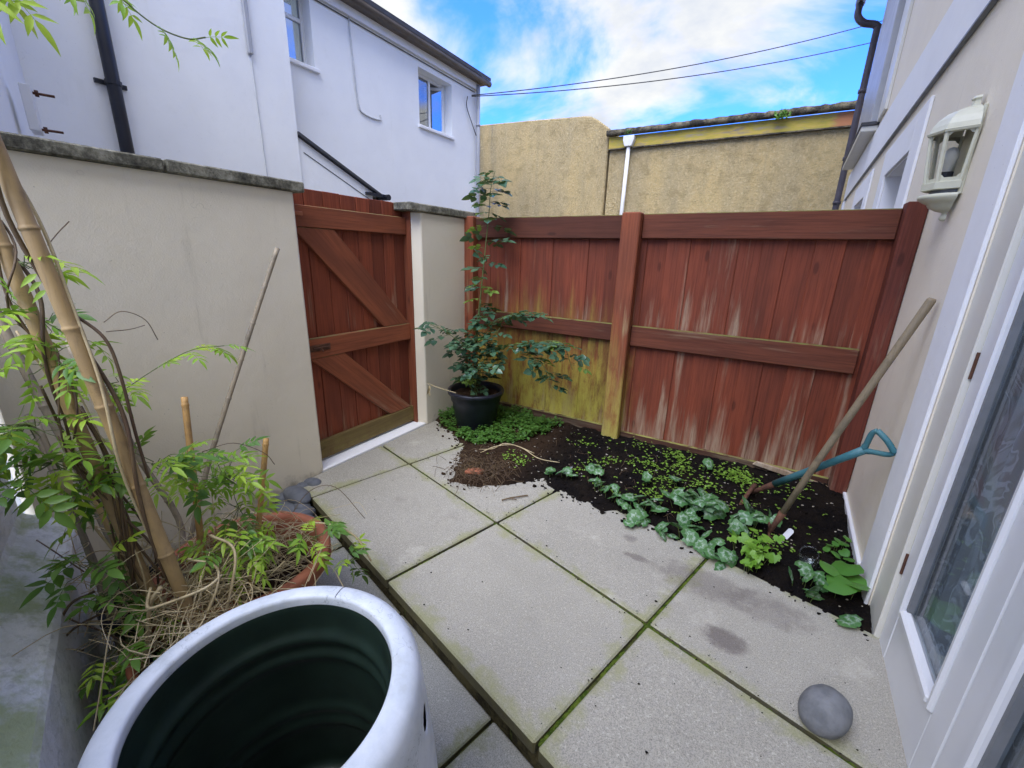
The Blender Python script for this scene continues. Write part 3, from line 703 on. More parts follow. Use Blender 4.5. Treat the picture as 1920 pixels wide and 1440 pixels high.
obj('cable', MB().tube(catmull([WH((-6.485, 5.62, 5.0)), WH((-6.485, 5.64, 4.5)), WH((-6.485, 5.70, 3.75)), WH((-6.485, 5.85, 3.62)), WH((-6.485, 6.16, 3.62)), WH((-6.485, 6.18, 3.70))]), .013, 5), 'whitecable', wh)
obj('cable', MB().tube(catmull([WH((-6.44, 8.72, 4.7)), WH((-6.46, 8.72, 4.5)), WH((-6.44, 8.9, 4.2)), WH((-6.43, 9.04, 4.0))]), .010, 5), 'cable', wh)
# wing: black soil pipe, grey conduit, cable
obj('soil_pipe', MB().tube([WH((-6.12, 2.23, -.1)), WH((-6.12, 2.23, 3)), WH((-6.12, 2.23, 7))], .06, 12), 'blackpipe', wh, smooth=True)
obj('pipe_clip', MB().tube([WH((-6.12, 2.23, 2.92)), WH((-6.12, 2.23, 2.96))], .070, 12).box(WH((-6.20, 2.10, 2.92)), WH((-6.17, 2.36, 2.96))), 'blackpipe', wh)
wpart('conduit', (-6.2, 3.72, 3.72), (-6.15, 3.78, 6.5), 'greypipe', bevel=.01)
obj('cable', MB().tube([WH((-6.19, 3.76, 3.72)), WH((-6.19, 3.765, 3.3)), WH((-6.19, 3.79, 1.5))], .006, 5), 'whitecable', wh)
# lean-to in the corner
lt = empty('lean_to', WH((-6.3, 4.3, 0)), 0, wh)
obj('wall', MB().prism([(.012, -.2), (1.36, -.2), (1.36, 2.36), (.012, 2.93)], -.45, .07, 'x'), 'white', lt)
rf = obj('roof', MB().prism([(.012, 2.94), (1.56, 2.29), (1.56, 2.33), (.012, 2.985)], -.45, .13, 'x'), 'slate', lt)
obj('trim', MB().prism([(.1, 2.74), (1.30, 2.235), (1.30, 2.225), (.1, 2.73)], .072, .078, 'x'), 'cable', rf)
obj('gutter', MB().tube([(-.45, 1.62, 2.30), (.20, 1.62, 2.30)], .05, 10).box((.0, 1.20, 2.30), (.135, 1.62, 2.345)), 'blackpipe', lt)
obj('downpipe', MB().tube([(.05, 1.50, 2.28), (.05, 1.45, 2.15), (.05, 1.45, 0)], .035, 10), 'blackpipe', lt, smooth=True)

# white side wall running from the house back towards the cream wall
DW = Vector((.951, -.308)); NW = Vector((.308, .951))
sw = tag(empty('side_wall', (-6.22, 1.60, 0), math.atan2(DW.y, DW.x)), 'high white wall at the far left above the coping', 'wall')
obj('wall_face', box((0.03, -.25, -.2), (3.5, 0, 4.6)), 'white', sw)
obj('wall_foot', MB().prism([(2.65, -.2), (3.5, -.2), (3.5, 2.28), (3.2, 2.22), (2.9, 2.02), (2.68, 1.6)], .002, .035, 'y'), 'whitesmooth', sw, bevel=.02)
bk = tag(empty('wall_bracket', (-4.75, 1.185, 2.26), math.atan2(DW.y, DW.x)), 'white metal wall plate with two rusty bolts on side wall', 'bracket')
obj('plate', box((-.10, .002, -.14), (.10, .06, .15)), 'upvc', bk, bevel=.006)
for z in (.11, -.12):
    b = obj('bolt', MB().tube([(.04, .06, z), (.04, .17, z)], .009, 6).tube([(.04, .07, z), (.04, .09, z)], .022, 6), 'rust', bk)

# ================================================================ OCHRE BUILDINGS BEHIND THE FENCE
rb = tag(empty('rendered_building', (-6.5, 12, 0)), 'taller ochre roughcast gable wall beside the white house', 'building')
obj('gable_wall', MB().prism([(-3.5, -.2), (2.20, -.2), (2.20, 4.62), (1.85, 4.86), (1.66, 4.955), (1.45, 4.985), (0, 5.06), (-3.5, 5.2)], 0, 4, 'y'), 'roughcast', rb, bevel=.03)
fb = tag(empty('flat_roof_building', (-1.6, 12, 0)), 'long low ochre roughcast building with mossy gutter edge', 'building')
obj('wall', box((-2.65, .06, -.2), (5.5, 5, 4.12)), 'roughcast', fb)
obj('fascia', box((-2.68, .0, 4.125), (5.5, 5, 4.40)), 'fascia', fb, bevel=.01)
obj('drip_edge', box((-2.68, -.03, 4.10), (5.5, .055, 4.124)), 'parapet', fb)
mb = MB(); rr = random.Random(9); n = 90
vs = []
for k in range(n + 1):
    x = -2.72 + 8.2 * k / n
    a, b, c = rr.uniform(-.02, .03), rr.uniform(-.015, .02), rr.uniform(-.02, .02)
    vs += [(x, -.05 + c, 4.402 + a * .5), (x, -.14 + a, 4.42), (x, -.13 + c, 4.53 + b), (x, .1, 4.585 + a * .6), (x, .6, 4.56)]
mb.add(vs, [(k * 5 + i, k * 5 + 5 + i, k * 5 + 6 + i, k * 5 + 1 + i) for k in range(n) for i in range(4)])
obj('gutter_edge', mb, 'parapet', fb, smooth=True)
hp = obj('downpipe', MB().tube([(-2.12, -.07, 4.15), (-2.14, -.07, 2.6), (-2.16, -.07, 0)], .05, 10), 'whitepipe', fb, smooth=True)
obj('hopper', MB().prism([(-.09, 0), (.09, 0), (.14, .14), (.14, .24), (-.14, .24), (-.14, .14)], -.16, -.001, 'y'), 'whitepipe', fb, (-2.12, 0, 4.12), bevel=.01)
# small weeds in that gutter
def tuft(name, at, n, size, mat, seed):
    rr = random.Random(seed); mb = MB()
    for k in range(n):
        a = rr.uniform(0, 6.28); r = rr.uniform(0, size); x, y, z = r * math.cos(a), r * math.sin(a) * .5, rr.uniform(0, size * .9); s = size * rr.uniform(.14, .3)
        d = Vector((rr.gauss(0, 1), rr.gauss(0, 1), rr.gauss(0, 1))).normalized(); e = d.orthogonal().normalized() * .5
        mb.add([Vector((x, y, z)) - d * s, Vector((x, y, z)) + e * s, Vector((x, y, z)) + d * s, Vector((x, y, z)) - e * s], [(0, 1, 2, 3)])
    return obj(name, mb, mat, None, at)
tag(tuft('gutter_weed', (-.40, 11.84, 4.36), 120, .16, 'cover', 1), 'leafy green weed growing from the middle of the gutter edge', 'weed')
tag(tuft('gutter_weed', (-3.75, 11.86, 4.40), 60, .10, 'cover', 2), 'small green weed above the white downpipe hopper', 'weed')
# overhead cables
for (e, lab) in (((1.6, 16, 7.42), 'upper of two thin overhead cables crossing the sky'), ((1.65, 16, 6.98), 'lower of two thin overhead cables crossing the sky')):
    A = Vector((-6.40, 8.82, 4.74 if e[2] > 7.2 else 4.72)); B = Vector(e)
    pts = [A.lerp(B, k / 24) - Vector((0, 0, .22 * 4 * (k / 24) * (1 - k / 24))) for k in range(25)]
    tag(obj('overhead_cable', MB().tube(pts, .011, 5), 'cable'), lab, 'cable')

# ================================================================ CREAM HOUSE ON THE RIGHT
ch = tag(empty('cream_house', (HX0, 0, 0), -math.atan(.0363)), 'beige house with white bands and glazed doors on the right', 'house')
def hp_(name, a, b, mat, parent=ch, bevel=0): return part(name, a, b, mat, parent, bevel)
holes = [(.58, 2.01, -.2, 2.12), (4.02, 5.02, 1.0, 2.11), (6.40, 7.40, 1.0, 2.11)]
mb = MB()
for a, b, c, d in wall_with_holes(-3.0, 9.95, -.2, 5.5, holes): mb.box((0, a, c), (.28, b, d))
me = mb.mesh('t'); bm = bmesh.new(); bm.from_mesh(me); bmesh.ops.remove_doubles(bm, verts=bm.verts, dist=.001); bm.to_mesh(me); bm.free()
obj('wall', me, 'house_beige', ch)
hp_('band', (-.022, -3.0, 2.45), (-.001, 9.90, 2.85), 'whitesmooth', bevel=.004)
hp_('shadow_strip', (-.026, -3.0, 2.436), (-.001, 9.90, 2.4485), 'seal')  # dark grey strip stands in for the thin shadow line under the band
# door surround strip
hp_('surround', (-.014, 2.012, -.02), (-.001, 2.232, 2.30), 'whitesmooth', bevel=.003)
hp_('surround', (-.014, .60, 2.13), (-.001, 2.0105, 2.30), 'whitesmooth', bevel=.003)
hp_('skirting', (-.020, 2.26, -.05), (-.001, 3.03, .055), 'upvc', bevel=.004)
def surround(s0, s1, z1, o0, o1, oz):
    w = empty('window', (0, (o0 + o1) / 2, 1.0), 0, ch); c = (o0 + o1) / 2
    def q(n, a, b, m, bv=0): return part(n, (a[0], a[1] - c, a[2] - 1.0), (b[0], b[1] - c, b[2] - 1.0), m, w, bv)
    q('surround', (-.018, s0, .85), (-.001, o0, z1), 'whitesmooth', .003); q('surround', (-.018, o1, .85), (-.001, s1, z1), 'whitesmooth', .003)
    q('surround', (-.018, o0 + .001, oz), (-.001, o1 - .001, z1), 'whitesmooth', .003)
    q('reveal', (.0, o0 + .001, 1.0), (.13, o0 + .012, oz - .001), 'whitesmooth'); q('reveal', (.0, o1 - .012, 1.0), (.13, o1 - .001, oz - .001), 'whitesmooth'); q('reveal', (.0, o0 + .013, oz - .012), (.13, o1 - .013, oz - .001), 'whitesmooth')
    mb = MB()
    for a, b in ((o0 + .013, o0 + .07), (o1 - .07, o1 - .013), ((o0 + o1) / 2 - .03, (o0 + o1) / 2 + .03)): mb.box((.13, a - c, .02), (.19, b - c, oz - 1.013))
    mb.box((.132, o0 + .07 - c, oz - 1.075), (.188, o1 - .07 - c, oz - 1.014)).box((.132, o0 + .07 - c, .02), (.188, o1 - .07 - c, .08))
    obj('frame', mb, 'upvc', w, bevel=.004)
    q('pane', (.155, o0 + .07, 1.08), (.162, (o0 + o1) / 2 - .03, oz - .075), 'glassblue'); q('pane', (.155, (o0 + o1) / 2 + .03, 1.08), (.162, o1 - .07, oz - .075), 'glassblue')
    q('sill', (-.06, o0 - .05, .94), (.12, o1 + .05, .995), 'whitesmooth', .005)
surround(3.72, 5.30, 2.34, 4.02, 5.02, 2.11); surround(6.1, 7.7, 2.34, 6.40, 7.40, 2.11)
# glazed double doors
hp_('door_frame', (.004, 1.852, -.02), (.075, 2.0095, 2.118), 'creamjoin', bevel=.004)
hp_('door_sill', (.004, .58, -.06), (.24, 1.85, -.012), 'seal')
hp_('door_head', (.004, .58, 2.05), (.075, 1.851, 2.118), 'creamjoin')
def door(s_hinge, s_free, hinge_side):
    a, b = min(s_hinge, s_free), max(s_hinge, s_free)
    d = empty('door', (.020, (a + b) / 2, 0), 0, ch); h = (b - a) / 2
    def q(n, p, r, m, bv=.004, par=d): return part(n, p, r, m, par, bv)
    st = .098
    q('stile', (0, -h, -.008), (.044, -h + st, 2.045), 'upvc'); q('stile', (0, h - st, -.008), (.044, h, 2.045), 'upvc')
    q('bottom_rail', (.001, -h + st + .0005, -.008), (.043, h - st - .0005, .212), 'upvc'); q('top_rail', (.001, -h + st + .0005, 1.93), (.043, h - st - .0005, 2.045), 'upvc')
    y0, y1 = -h + st + .001, h - st - .001
    q('glazing_bead', (-.010, y1 - .028, .213), (.022, y1, 1.929), 'upvc', .006); q('glazing_bead', (-.010, y0, .213), (.022, y0 + .022, 1.929), 'upvc', .006)
    q('glazing_bead', (-.012, y0 + .0225, .213), (.022, y1 - .0285, .245), 'upvc', .008)
    q('glazing_seal', (.004, y1 - .042, .246), (.026, y1 - .0285, 1.928), 'seal', 0); q('glazing_seal', (.004, y0 + .0225, .246), (.026, y0 + .034, 1.928), 'seal', 0)
    q('pane', (.020, y0 + .0345, .2455), (.0245, y1 - .0425, 1.928), 'glass', 0)
    if hinge_side:
        for z in (1.04, .30): obj('hinge', MB().tube([(-.003, h + .001, z), (-.003, h + .001, z + .085)], .0045, 8), 'rust', d)
    return d
door(1.848, 1.228, True); door(.60, 1.222, False)
ld = obj('lace_curtain', MB().add([(.085 + .010 * math.sin(k * .9) + .004 * math.sin(k * 2.3), .61 + 1.23 * k / 110, z) for k in range(111) for z in (.03, 1.0, 2.05)], [(3 * k + i, 3 * k + 3 + i, 3 * k + 4 + i, 3 * k + 1 + i) for k in range(110) for i in (0, 1)]), 'lace', ch, smooth=True)
obj('room_lining', MB().box((.30, -.2, -.06), (3.4, 3.2, -.02)).box((3.3, -.2, -.02), (3.4, 3.2, 2.5)).box((.30, -.3, -.02), (3.4, -.2, 2.5)).box((.30, 3.2, -.02), (3.4, 3.3, 2.5)).box((.30, -.3, 2.5), (3.4, 3.3, 2.6)), 'interior', ch)
# upper floor: shallow bay, surround, sill, eaves, downpipe
hp_('upper_surround', (-.03, 6.35, 2.95), (-.001, 6.90, 5.2), 'creamjoin', bevel=.004)
ub = hp_('bay_window', (-.085, 6.95, 2.98), (-.001, 9.30, 5.2), 'greypipe', bevel=.006)
hp_('bay_sill', (-.16, 6.88, 2.87), (-.001, 9.38, 2.93), 'creamjoin', bevel=.006); hp_('sill_flashing', (-.17, 6.86, 2.931), (-.001, 9.40, 2.965), 'slate')
hp_('quoin', (-.03, 9.55, -.2), (-.001, 9.93, 2.425), 'whitesmooth', bevel=.004)
obj('gutter', MB().tube([(-.40, -3, 5.45), (-.40, 9.98, 5.42)], .065, 10), 'purplepipe', ch, smooth=True)
hp_('soffit', (-.38, -3, 5.502), (.3, 10.0, 5.54), 'whitesmooth')
obj('downpipe', MB().tube(catmull([(-.40, 9.86, 5.40), (-.40, 9.86, 5.22), (-.30, 9.86, 5.10), (-.12, 9.86, 5.02), (-.11, 9.86, 4.8), (-.11, 9.86, 2.5), (-.11, 9.86, -.1)]), .05, 10), 'purplepipe', ch, smooth=True)
for z in (4.1, 3.1, 2.4): obj('pipe_clip', MB().tube([(-.11, 9.86, z), (-.11, 9.86, z + .05)], .064, 10), 'purplepipe', ch, smooth=True)
obj('roof', MB().prism([(-.44, 5.56), (4, 8), (4, 8.08), (-.44, 5.62)], -3, 10.05, 'y'), 'slate', ch)

# ================================================================ WALL LANTERN
s = 2.60
la = tag(empty('wall_lantern', (HX0 + .0363 * s, s, 1.68), math.pi - math.atan(.0363)), 'cream metal half lantern with clear panes on the right wall', 'lantern')
def ring(prof, k=1.0, seg=3, cap=True):
    """half-hexagon rings, flat back on the wall (local x points away from it)"""
    return MB().lathe([(r, z) for r, z in prof], seg if seg != 3 else 4, -math.pi / 2, math.pi / 2, (.012, 0, 0), 1.05, .95)
obj('back_plate', box((0, -.085, -.02), (.012, .085, .30)), 'lantern', la, bevel=.003)
obj('canopy', ring([(.118, .225), (.126, .222), (.122, .213), (.116, .243), (.104, .268), (.080, .292), (.050, .306), (.022, .311), (.020, .330), (.026, .338), (.018, .348), (.002, .350)]), 'lantern', la)
obj('base_collar', ring([(.078, .002), (.098, .004), (.100, .030), (.088, .034), (.07, .034)]), 'lantern', la)
obj('bowl', ring([(.086, -.012), (.104, -.016), (.100, -.030), (.080, -.044), (.068, -.050), (.060, -.064), (.034, -.078), (.014, -.084), (.016, -.098), (.020, -.108), (.010, -.116), (.001, -.117)], seg=9), 'lantern', la, smooth=True)
obj('neck', ring([(.07, -.014), (.07, .003)], seg=9), 'seal', la)
def hexp(r, k): a = -math.pi / 2 + math.pi * k / 4; return (.012 + 1.05 * r * math.cos(a), .95 * r * math.sin(a))
for k in range(5):
    p, q = hexp(.088, k), hexp(.112, k)
    obj('glazing_bar', MB().tube([(p[0] + .002, p[1] * .97, .03), (q[0], q[1] * .97, .226)], .008, 6), 'lantern', la)
for k in range(4):
    a, b, c, d = hexp(.085, k), hexp(.085, k + 1), hexp(.109, k + 1), hexp(.109, k)
    P = [Vector((a[0], a[1], .034)), Vector((b[0], b[1], .034)), Vector((c[0], c[1], .224)), Vector((d[0], d[1], .224))]
    obj('pane', MB().add(P, [(0, 1, 2, 3)]), 'lampglass', la)
    for lo in (True, False):        # shaped top and bottom edges of each opening
        e = (P[0], P[1], P[3], P[2]) if lo else (P[3], P[2], P[0], P[1])
        def L(t, h): return e[0].lerp(e[1], t).lerp(e[2].lerp(e[3], t), h) + Vector((.003, 0, 0))
        obj('pane_edge', MB().add([L(0, 0), L(1, 0), L(1, .06), L(.86, .06), L(.78, .10), L(.22, .10), L(.14, .06), L(0, .06)] if 0 else [L(0, 0), L(1, 0), L(1, .14), L(.86, .12), L(.76, .07), L(.24, .07), L(.14, .12), L(0, .14)], [tuple(range(8))]), 'lantern', la)
obj('lamp_holder', MB().tube([(.05, 0, .03), (.05, 0, .075)], .024, 12), 'blackpipe', la)
obj('bulb', MB().lathe([(.001, .17), (.014, .165), (.024, .145), (.026, .125), (.018, .095), (.014, .075)], 14, center=(.05, 0, 0)), 'whitepipe', la, smooth=True)

# ================================================================ TOOLS
def frame_along(a, b):
    d = (Vector(b) - Vector(a)).normalized(); return d
rk = tag(empty('garden_rake', (.215, 2.35, 0)), 'long wooden handled rake leaning on the right wall, head in the soil', 'rake')
A, B = Vector((.0, 0, .02)), Vector((.352, .0, 1.255)); d = (B - A).normalized()
side = Vector((0, 1, 0)); fr = d.cross(side).normalized()
obj('handle', MB().tube([A + d * .10, A + d * .45 + fr * .004, A + d * .9 + fr * .002, B - d * .01, B], [.0150, .0155, .0160, .0165, .013], 12), 'pole', rk, smooth=True)
obj('socket', MB().tube([A - d * .015, A + d * .06, A + d * .14], [.008, .013, .0185], 10), 'rust', rk, smooth=True)
hd = MB().tube([A + side * -.13, A + side * .13], .006, 6)
for k in range(9): hd.tube([A + side * (-.125 + k * .031), A + side * (-.125 + k * .031) + Vector((.055, 0, -.012)), A + side * (-.125 + k * .031) + Vector((.075, 0, -.05))], .003, 5)
obj('head', hd, 'rust', rk)
fk = tag(empty('garden_fork', (.105, 2.678, 0)), 'garden fork with teal D-shaped handle and rusty head in the soil', 'fork')
A, B = Vector((0, 0, .05)), Vector((.436, -.435, .668)); d = (B - A).normalized()
view = Vector((.54, 2.3, -.66)).normalized(); w = d.cross(view).normalized()
LN = (B - A).length
obj('shaft', MB().tube([A + d * .21, A + d * .40, A + d * .62, B - d * .11], [.019, .0175, .017, .0185], 12), 'teal', fk, smooth=True)
obj('socket', MB().tube([A + d * .0, A + d * .08, A + d * .23], [.011, .013, .0175], 10), 'rust', fk, smooth=True)
hw_, gr = .052, B - d * .012
hn = MB()
for sg in (-1, 1): hn.tube(catmull([B - d * .125, B - d * .09 + w * sg * .018, B - d * .04 + w * sg * hw_ * .95, gr + w * sg * hw_]), [.013] * 6 + [.0115] * 6 + [.011] * 7, 10)
hn.tube(catmull([gr - w * hw_ * 1.03, gr + d * .007, gr + w * hw_ * 1.03]), .0125, 12)
obj('grip', hn, 'teal', fk, smooth=True)
hd = MB(); sh = view.copy(); sh.z = 0; sh.normalize()
top = A + d * .02 + Vector((.0, 0, .035)); dn = Vector((-.30, -.16, -.92)).normalized()
hd.tube([top - sh * .085 + dn * .02, top - sh * .03, top + sh * .03, top + sh * .085 + dn * .02], [.010, .013, .013, .010], 8)
for k in range(4):
    o = top + sh * (-.085 + k * .0567) + dn * (.02 if k in (0, 3) else 0)
    hd.tube([o, o + dn * .07, o + dn * .20], [.012, .010, .004], 6)
obj('head', hd, 'rust', fk, smooth=True)

# ================================================================ BARREL
bl = tag(empty('plastic_barrel', (-.748, .325, -.128)), 'open pale grey plastic barrel with dark inside, in the foreground', 'barrel')
prof = [(.300, 0), (.320, .012), (.332, .08), (.337, .17), (.336, .26), (.331, .34), (.325, .41), (.320, .46), (.316, .50), (.312, .54), (.309, .575), (.305, .600), (.297, .616), (.284, .626), (.268, .630), (.252, .631), (.2455, .629), (.243, .622), (.243, .60)]
def prof_r(z):
    for (r0, z0), (r1, z1) in zip(prof, prof[1:]):
        if z0 <= z <= z1: return r0 + (r1 - r0) * (z - z0) / (z1 - z0)
    return prof[-1][0]
fine = [q for q in prof if q[1] <= .44] + [(prof_r(.445 + .005 * k), .445 + .005 * k) for k in range(26)] + [q for q in prof[9:] if q[1] > .575 or q[0] < .26]
fine = [q for i, q in enumerate(fine) if i == 0 or q != fine[i - 1]]
body = MB().lathe(fine, 320).mesh('body', True)
bm = bmesh.new(); bm.from_mesh(body)
# round hand holes through the shell below the rim
HA, HZ, HW, HH = (.64, -2.50), .508, .024, .030
def hole_uv(c):
    best = min(HA, key=lambda a0: abs((math.atan2(c.y, c.x) - a0 + math.pi) % (2 * math.pi) - math.pi))
    da = (math.atan2(c.y, c.x) - best + math.pi) % (2 * math.pi) - math.pi
    return best, da * .315 / HW, (c.z - HZ) / HH
kill = []
for f in bm.faces:
    a0, u_, v_ = hole_uv(f.calc_center_median())
    if u_ * u_ + v_ * v_ < 1: kill.append(f)
rim_v = {v for f in kill for v in f.verts}
bmesh.ops.delete(bm, geom=kill, context='FACES')
for v in [v for v in bm.verts if v in rim_v]:
    a0, u_, v_ = hole_uv(v.co); L_ = math.hypot(u_, v_) or 1; u_, v_ = u_ / L_, v_ / L_
    z_ = HZ + v_ * HH; an_ = a0 + u_ * HW / .315; r_ = prof_r(z_) - .004; v.co = Vector((r_ * math.cos(an_), r_ * math.sin(an_), z_))
bm.to_mesh(body); bm.free()
obj('body', body, 'barrel', bl)
obj('seam', MB().tube([Vector((r * math.cos(1.95), r * math.sin(1.95), z + .0006)) for r, z in prof[10:17]], .0012, 5), 'seal', bl)
ip = [(.2415, .606)]
zz_ = .598
while zz_ > .03:
    r = .2400
    for c_, a_, w_ in ((.500, .012, .019), (.445, .012, .019), (.25, .010, .020), (.20, .010, .020)): r -= a_ * math.exp(-((zz_ - c_) / w_) ** 2)
    ip.append((r, zz_)); zz_ -= .008
ip += [(.235, .02), (.2, .012), (.001, .010)]
obj('liner', MB().lathe(ip, 160), 'liner', bl, smooth=True)

# ================================================================ POTS
def pot(name, loc, prof, mat, label, cat, soil=None, group=None):
    p = tag(empty(name, loc), label, cat, group)
    obj('shell', MB().lathe(prof, 64), mat, p, smooth=True)
    if soil: 
        rr = random.Random(int(loc[0] * 100)); mb = MB(); n = 28; vs = [(0, 0, soil[1] + .01)]
        for k in range(1, 7):
            for q in range(n): a = 6.283 * q / n; vs.append((soil[0] * k / 6 * math.cos(a), soil[0] * k / 6 * math.sin(a), soil[1] + rr.uniform(-.006, .008)))
        fs = [(0, 1 + q, 1 + (q + 1) % n) for q in range(n)] + [(1 + k * n + q, 1 + (k + 1) * n + q, 1 + (k + 1) * n + (q + 1) % n, 1 + k * n + (q + 1) % n) for k in range(5) for q in range(n)]
        obj('compost', mb.add(vs, fs), 'soil', p)
    return p
BP = (-1.905, 2.69, 0)
pot('plant_pot', BP, [(.001, .0), (.150, .0), (.155, .01), (.165, .10), (.172, .105), (.178, .17), (.186, .175), (.192, .235), (.202, .245), (.206, .30), (.226, .303), (.230, .325), (.224, .335), (.206, .335), (.200, .32), (.196, .25)], 'blackpot', 'large black plastic pot holding the rose by the pillar', 'pot', (.198, .285))
TP = [(-1.60, .70, -.128), (-1.40, .42, -.128)]
tprof = lambda r, h: [(.001, 0), (r * .62, 0), (r * .66, .02), (r * .9, h * .78), (r * .905, h * .80), (r * 1.0, h * .805), (r * 1.03, h * .83), (r * 1.03, h * .97), (r * 1.0, h), (r * .92, h), (r * .88, h * .95), (r * .84, h * .6)]
pot('terracotta_pot', TP[0], tprof(.295, .335), 'terracotta', 'wide terracotta pot full of dry stems beside the pebbles', 'pot', (.235, .19))
pot('terracotta_pot', TP[1], tprof(.165, .29), 'terracotta', 'smaller terracotta pot holding thick bamboo poles behind the barrel', 'pot', (.14, .225))
pot('dark_planter', (-1.80, .47, -.128), tprof(.17, .26), 'blackpot', 'dark planter in shadow between the bamboo poles', 'pot', (.14, .2))

# ================================================================ STONES
def rock(sx, sy, sz, seed, n=1.0):
    bm = bmesh.new(); bmesh.ops.create_icosphere(bm, subdivisions=4, radius=1)
    for v in bm.verts:
        k = 1 + .10 * n * mnoise.noise(v.co * 1.1 + Vector((seed, 0, 0))) + .03 * n * mnoise.noise(v.co * 2.7 + Vector((0, seed, 0)))
        v.co = Vector((v.co.x * sx, v.co.y * sy, v.co.z * sz)) * k
    me = bpy.data.meshes.new('rock'); bm.to_mesh(me); bm.free()
    me.polygons.foreach_set('use_smooth', [True] * len(me.polygons)); return me
tag(obj('round_stone', rock(.064, .084, .066, 3.3, .7), 'stone', None, (.366, 1.335, .062), (0, R(-12), R(150))), 'round grey beach stone on the paving by the glazed door', 'stone')
PB = [(-2.215, 1.395, -.035, .040, .028, .020, 10, 'flat grey pebble at the wall corner, topmost and farthest right of the heap'),
      (-2.235, 1.345, -.045, .032, .025, .020, 60, 'small round pebble behind the big one, against the cream wall'),
      (-2.165, 1.262, -.035, .072, .042, .030, -5, 'largest oval grey pebble on top of the heap by the step'),
      (-2.235, 1.225, -.065, .035, .030, .030, 40, 'dark round pebble at the left end of the heap'),
      (-2.150, 1.185, -.085, .055, .040, .030, 15, 'long grey pebble below the largest oval one'),
      (-2.050, 1.215, -.095, .045, .035, .030, 70, 'pale pebble low against the step, behind the terracotta pot'),
      (-1.965, 1.175, -.100, .045, .034, .028, -30, 'grey pebble low against the step, right of the pale one'),
      (-1.890, 1.150, -.105, .050, .034, .024, 15, 'flat pebble nearest the camera, beside the terracotta rim'),
      (-2.090, 1.235, -.075, .035, .030, .03, 0, 'black pebble squeezed between the largest pebble and the step')]
for k, (x, y, z, a, b, c, r, lab) in enumerate(PB):
    tag(obj('pebble', rock(a * 1.5, b * 1.5, c * 1.35, k * 3.7, .7), 'stonedark', None, (x, y, z + .03), (R(U(-8, 8)), R(U(-8, 8)), R(r))), lab, 'pebble', 'pebbles heaped beside the step')
for k in range(7):
    x, y = -2.20 + k * .075 + U(-.02, .02), 1.20 - k * .016 + U(-.03, .0)
    if k in (3, 5): tag(obj('pebble', rock(.035, .03, .024, k * 5.1, .7), 'stonedark', None, (x, y - .05, -.104), (0, 0, U(0, 3))), ('dark pebble half hidden behind the terracotta rim, left' if k == 3 else 'dark pebble half hidden behind the terracotta rim, right'), 'pebble', 'pebbles heaped beside the step')

# brick fragment, jar, label
fr_ = tag(obj('brick_fragment', MB().prism([(-.07, -.025), (.03, -.03), (.055, -.02), (.06, .02), (.02, .032), (-.06, .022)], 0, .045), 'terracotta', None, (-1.43, 2.02, .0), (R(6), R(-4), R(18)), bevel=.008), 'broken red brick fragment in the spilled soil', 'brick')
tag(obj('glass_jar', MB().lathe([(.001, .004), (.038, .004), (.042, .012), (.042, .07), (.036, .082), (.036, .095), (.039, .096), (.039, .102), (.033, .102), (.033, .083), (.038, .07), (.038, .015), (.001, .010)], 40), 'jarglass', None, (.385, 2.17, .015), (R(24), R(-14), 0), smooth=True), 'clear glass jar tilted among leaves in the soil', 'jar')
tag(obj('glass_jar', MB().lathe([(.001, .004), (.034, .004), (.036, .03), (.036, .035), (.032, .035), (.031, .008), (.001, .008)], 32), 'jarglass', None, (.505, 2.06, .02), (R(10), 0, 0), smooth=True), 'small clear dish beside the broad leaves by the door frame', 'dish')
tag(obj('plant_label', MB().prism([(-.014, 0), (.010, -.006), (.016, 0), (.015, .05), (.008, .058), (-.008, .058), (-.015, .05)], -.001, .001, 'y'), 'plastic', None, (.285, 2.36, .012), (R(-35), R(10), R(-40))), 'white plastic plant label lying in the soil', 'label')
# ================================================================ PLANTS
def leaflet(mb, base, d, up, L, Wd, droop=.25, fold=.15, n=4, tip=1.6):
    """one pointed blade: base point, direction, upper side"""
    d = Vector(d).normalized(); s = d.cross(Vector(up)).normalized(); u = s.cross(d).normalized(); base = Vector(base)
    vs = [base]
    for k in range(1, n):
        t = k / n; w = Wd * .5 * math.sin(math.pi * t ** .75) ** .85 * (1 if t < .5 else (1 - (t - .5) * .35 * tip))
        c = base + d * L * t - u * L * droop * t * t
        vs += [c - s * w + u * w * fold, c - u * w * .15, c + s * w + u * w * fold]
    vs.append(base + d * L * .985 - u * L * droop)
    fs = [(0, 2, 1), (0, 3, 2)]
    for k in range(n - 2):
        o = 1 + 3 * k; fs += [(o, o + 1, o + 4, o + 3), (o + 1, o + 2, o + 5, o + 4)]
    o = 1 + 3 * (n - 2); e = len(vs) - 1; fs += [(o, o + 1, e), (o + 1, o + 2, e)]
    mb.add(vs, fs)
def pinnate(seed, pairs, L, ll, lw, term, droop=.3, tip=1.6, spread=62):
    rr = random.Random(seed); mb = MB()
    spine = [Vector((L * t, 0, -L * .22 * t * t)) for t in (0, .33, .66, 1)]
    mb.tube(spine, [.0011, .001, .0008, .0006], 3, False)
    for k in range(pairs):
        t = .28 + .62 * k / max(1, pairs - 1); c = Vector((L * t, 0, -L * .22 * t * t))
        for sg in (-1, 1):
            a = R(spread + rr.uniform(-12, 12)) * sg
            leaflet(mb, c, (math.cos(a), math.sin(a), rr.uniform(-.25, .15)), (0, 0, 1), ll * rr.uniform(.8, 1.1), lw * rr.uniform(.85, 1.1), droop * rr.uniform(.6, 1.5), .18, 4, tip)
    leaflet(mb, spine[-1], (1, rr.uniform(-.15, .15), -.25), (0, 0, 1), ll * term, lw * 1.05, droop, .18, 5, tip)
    return mb
JM = []
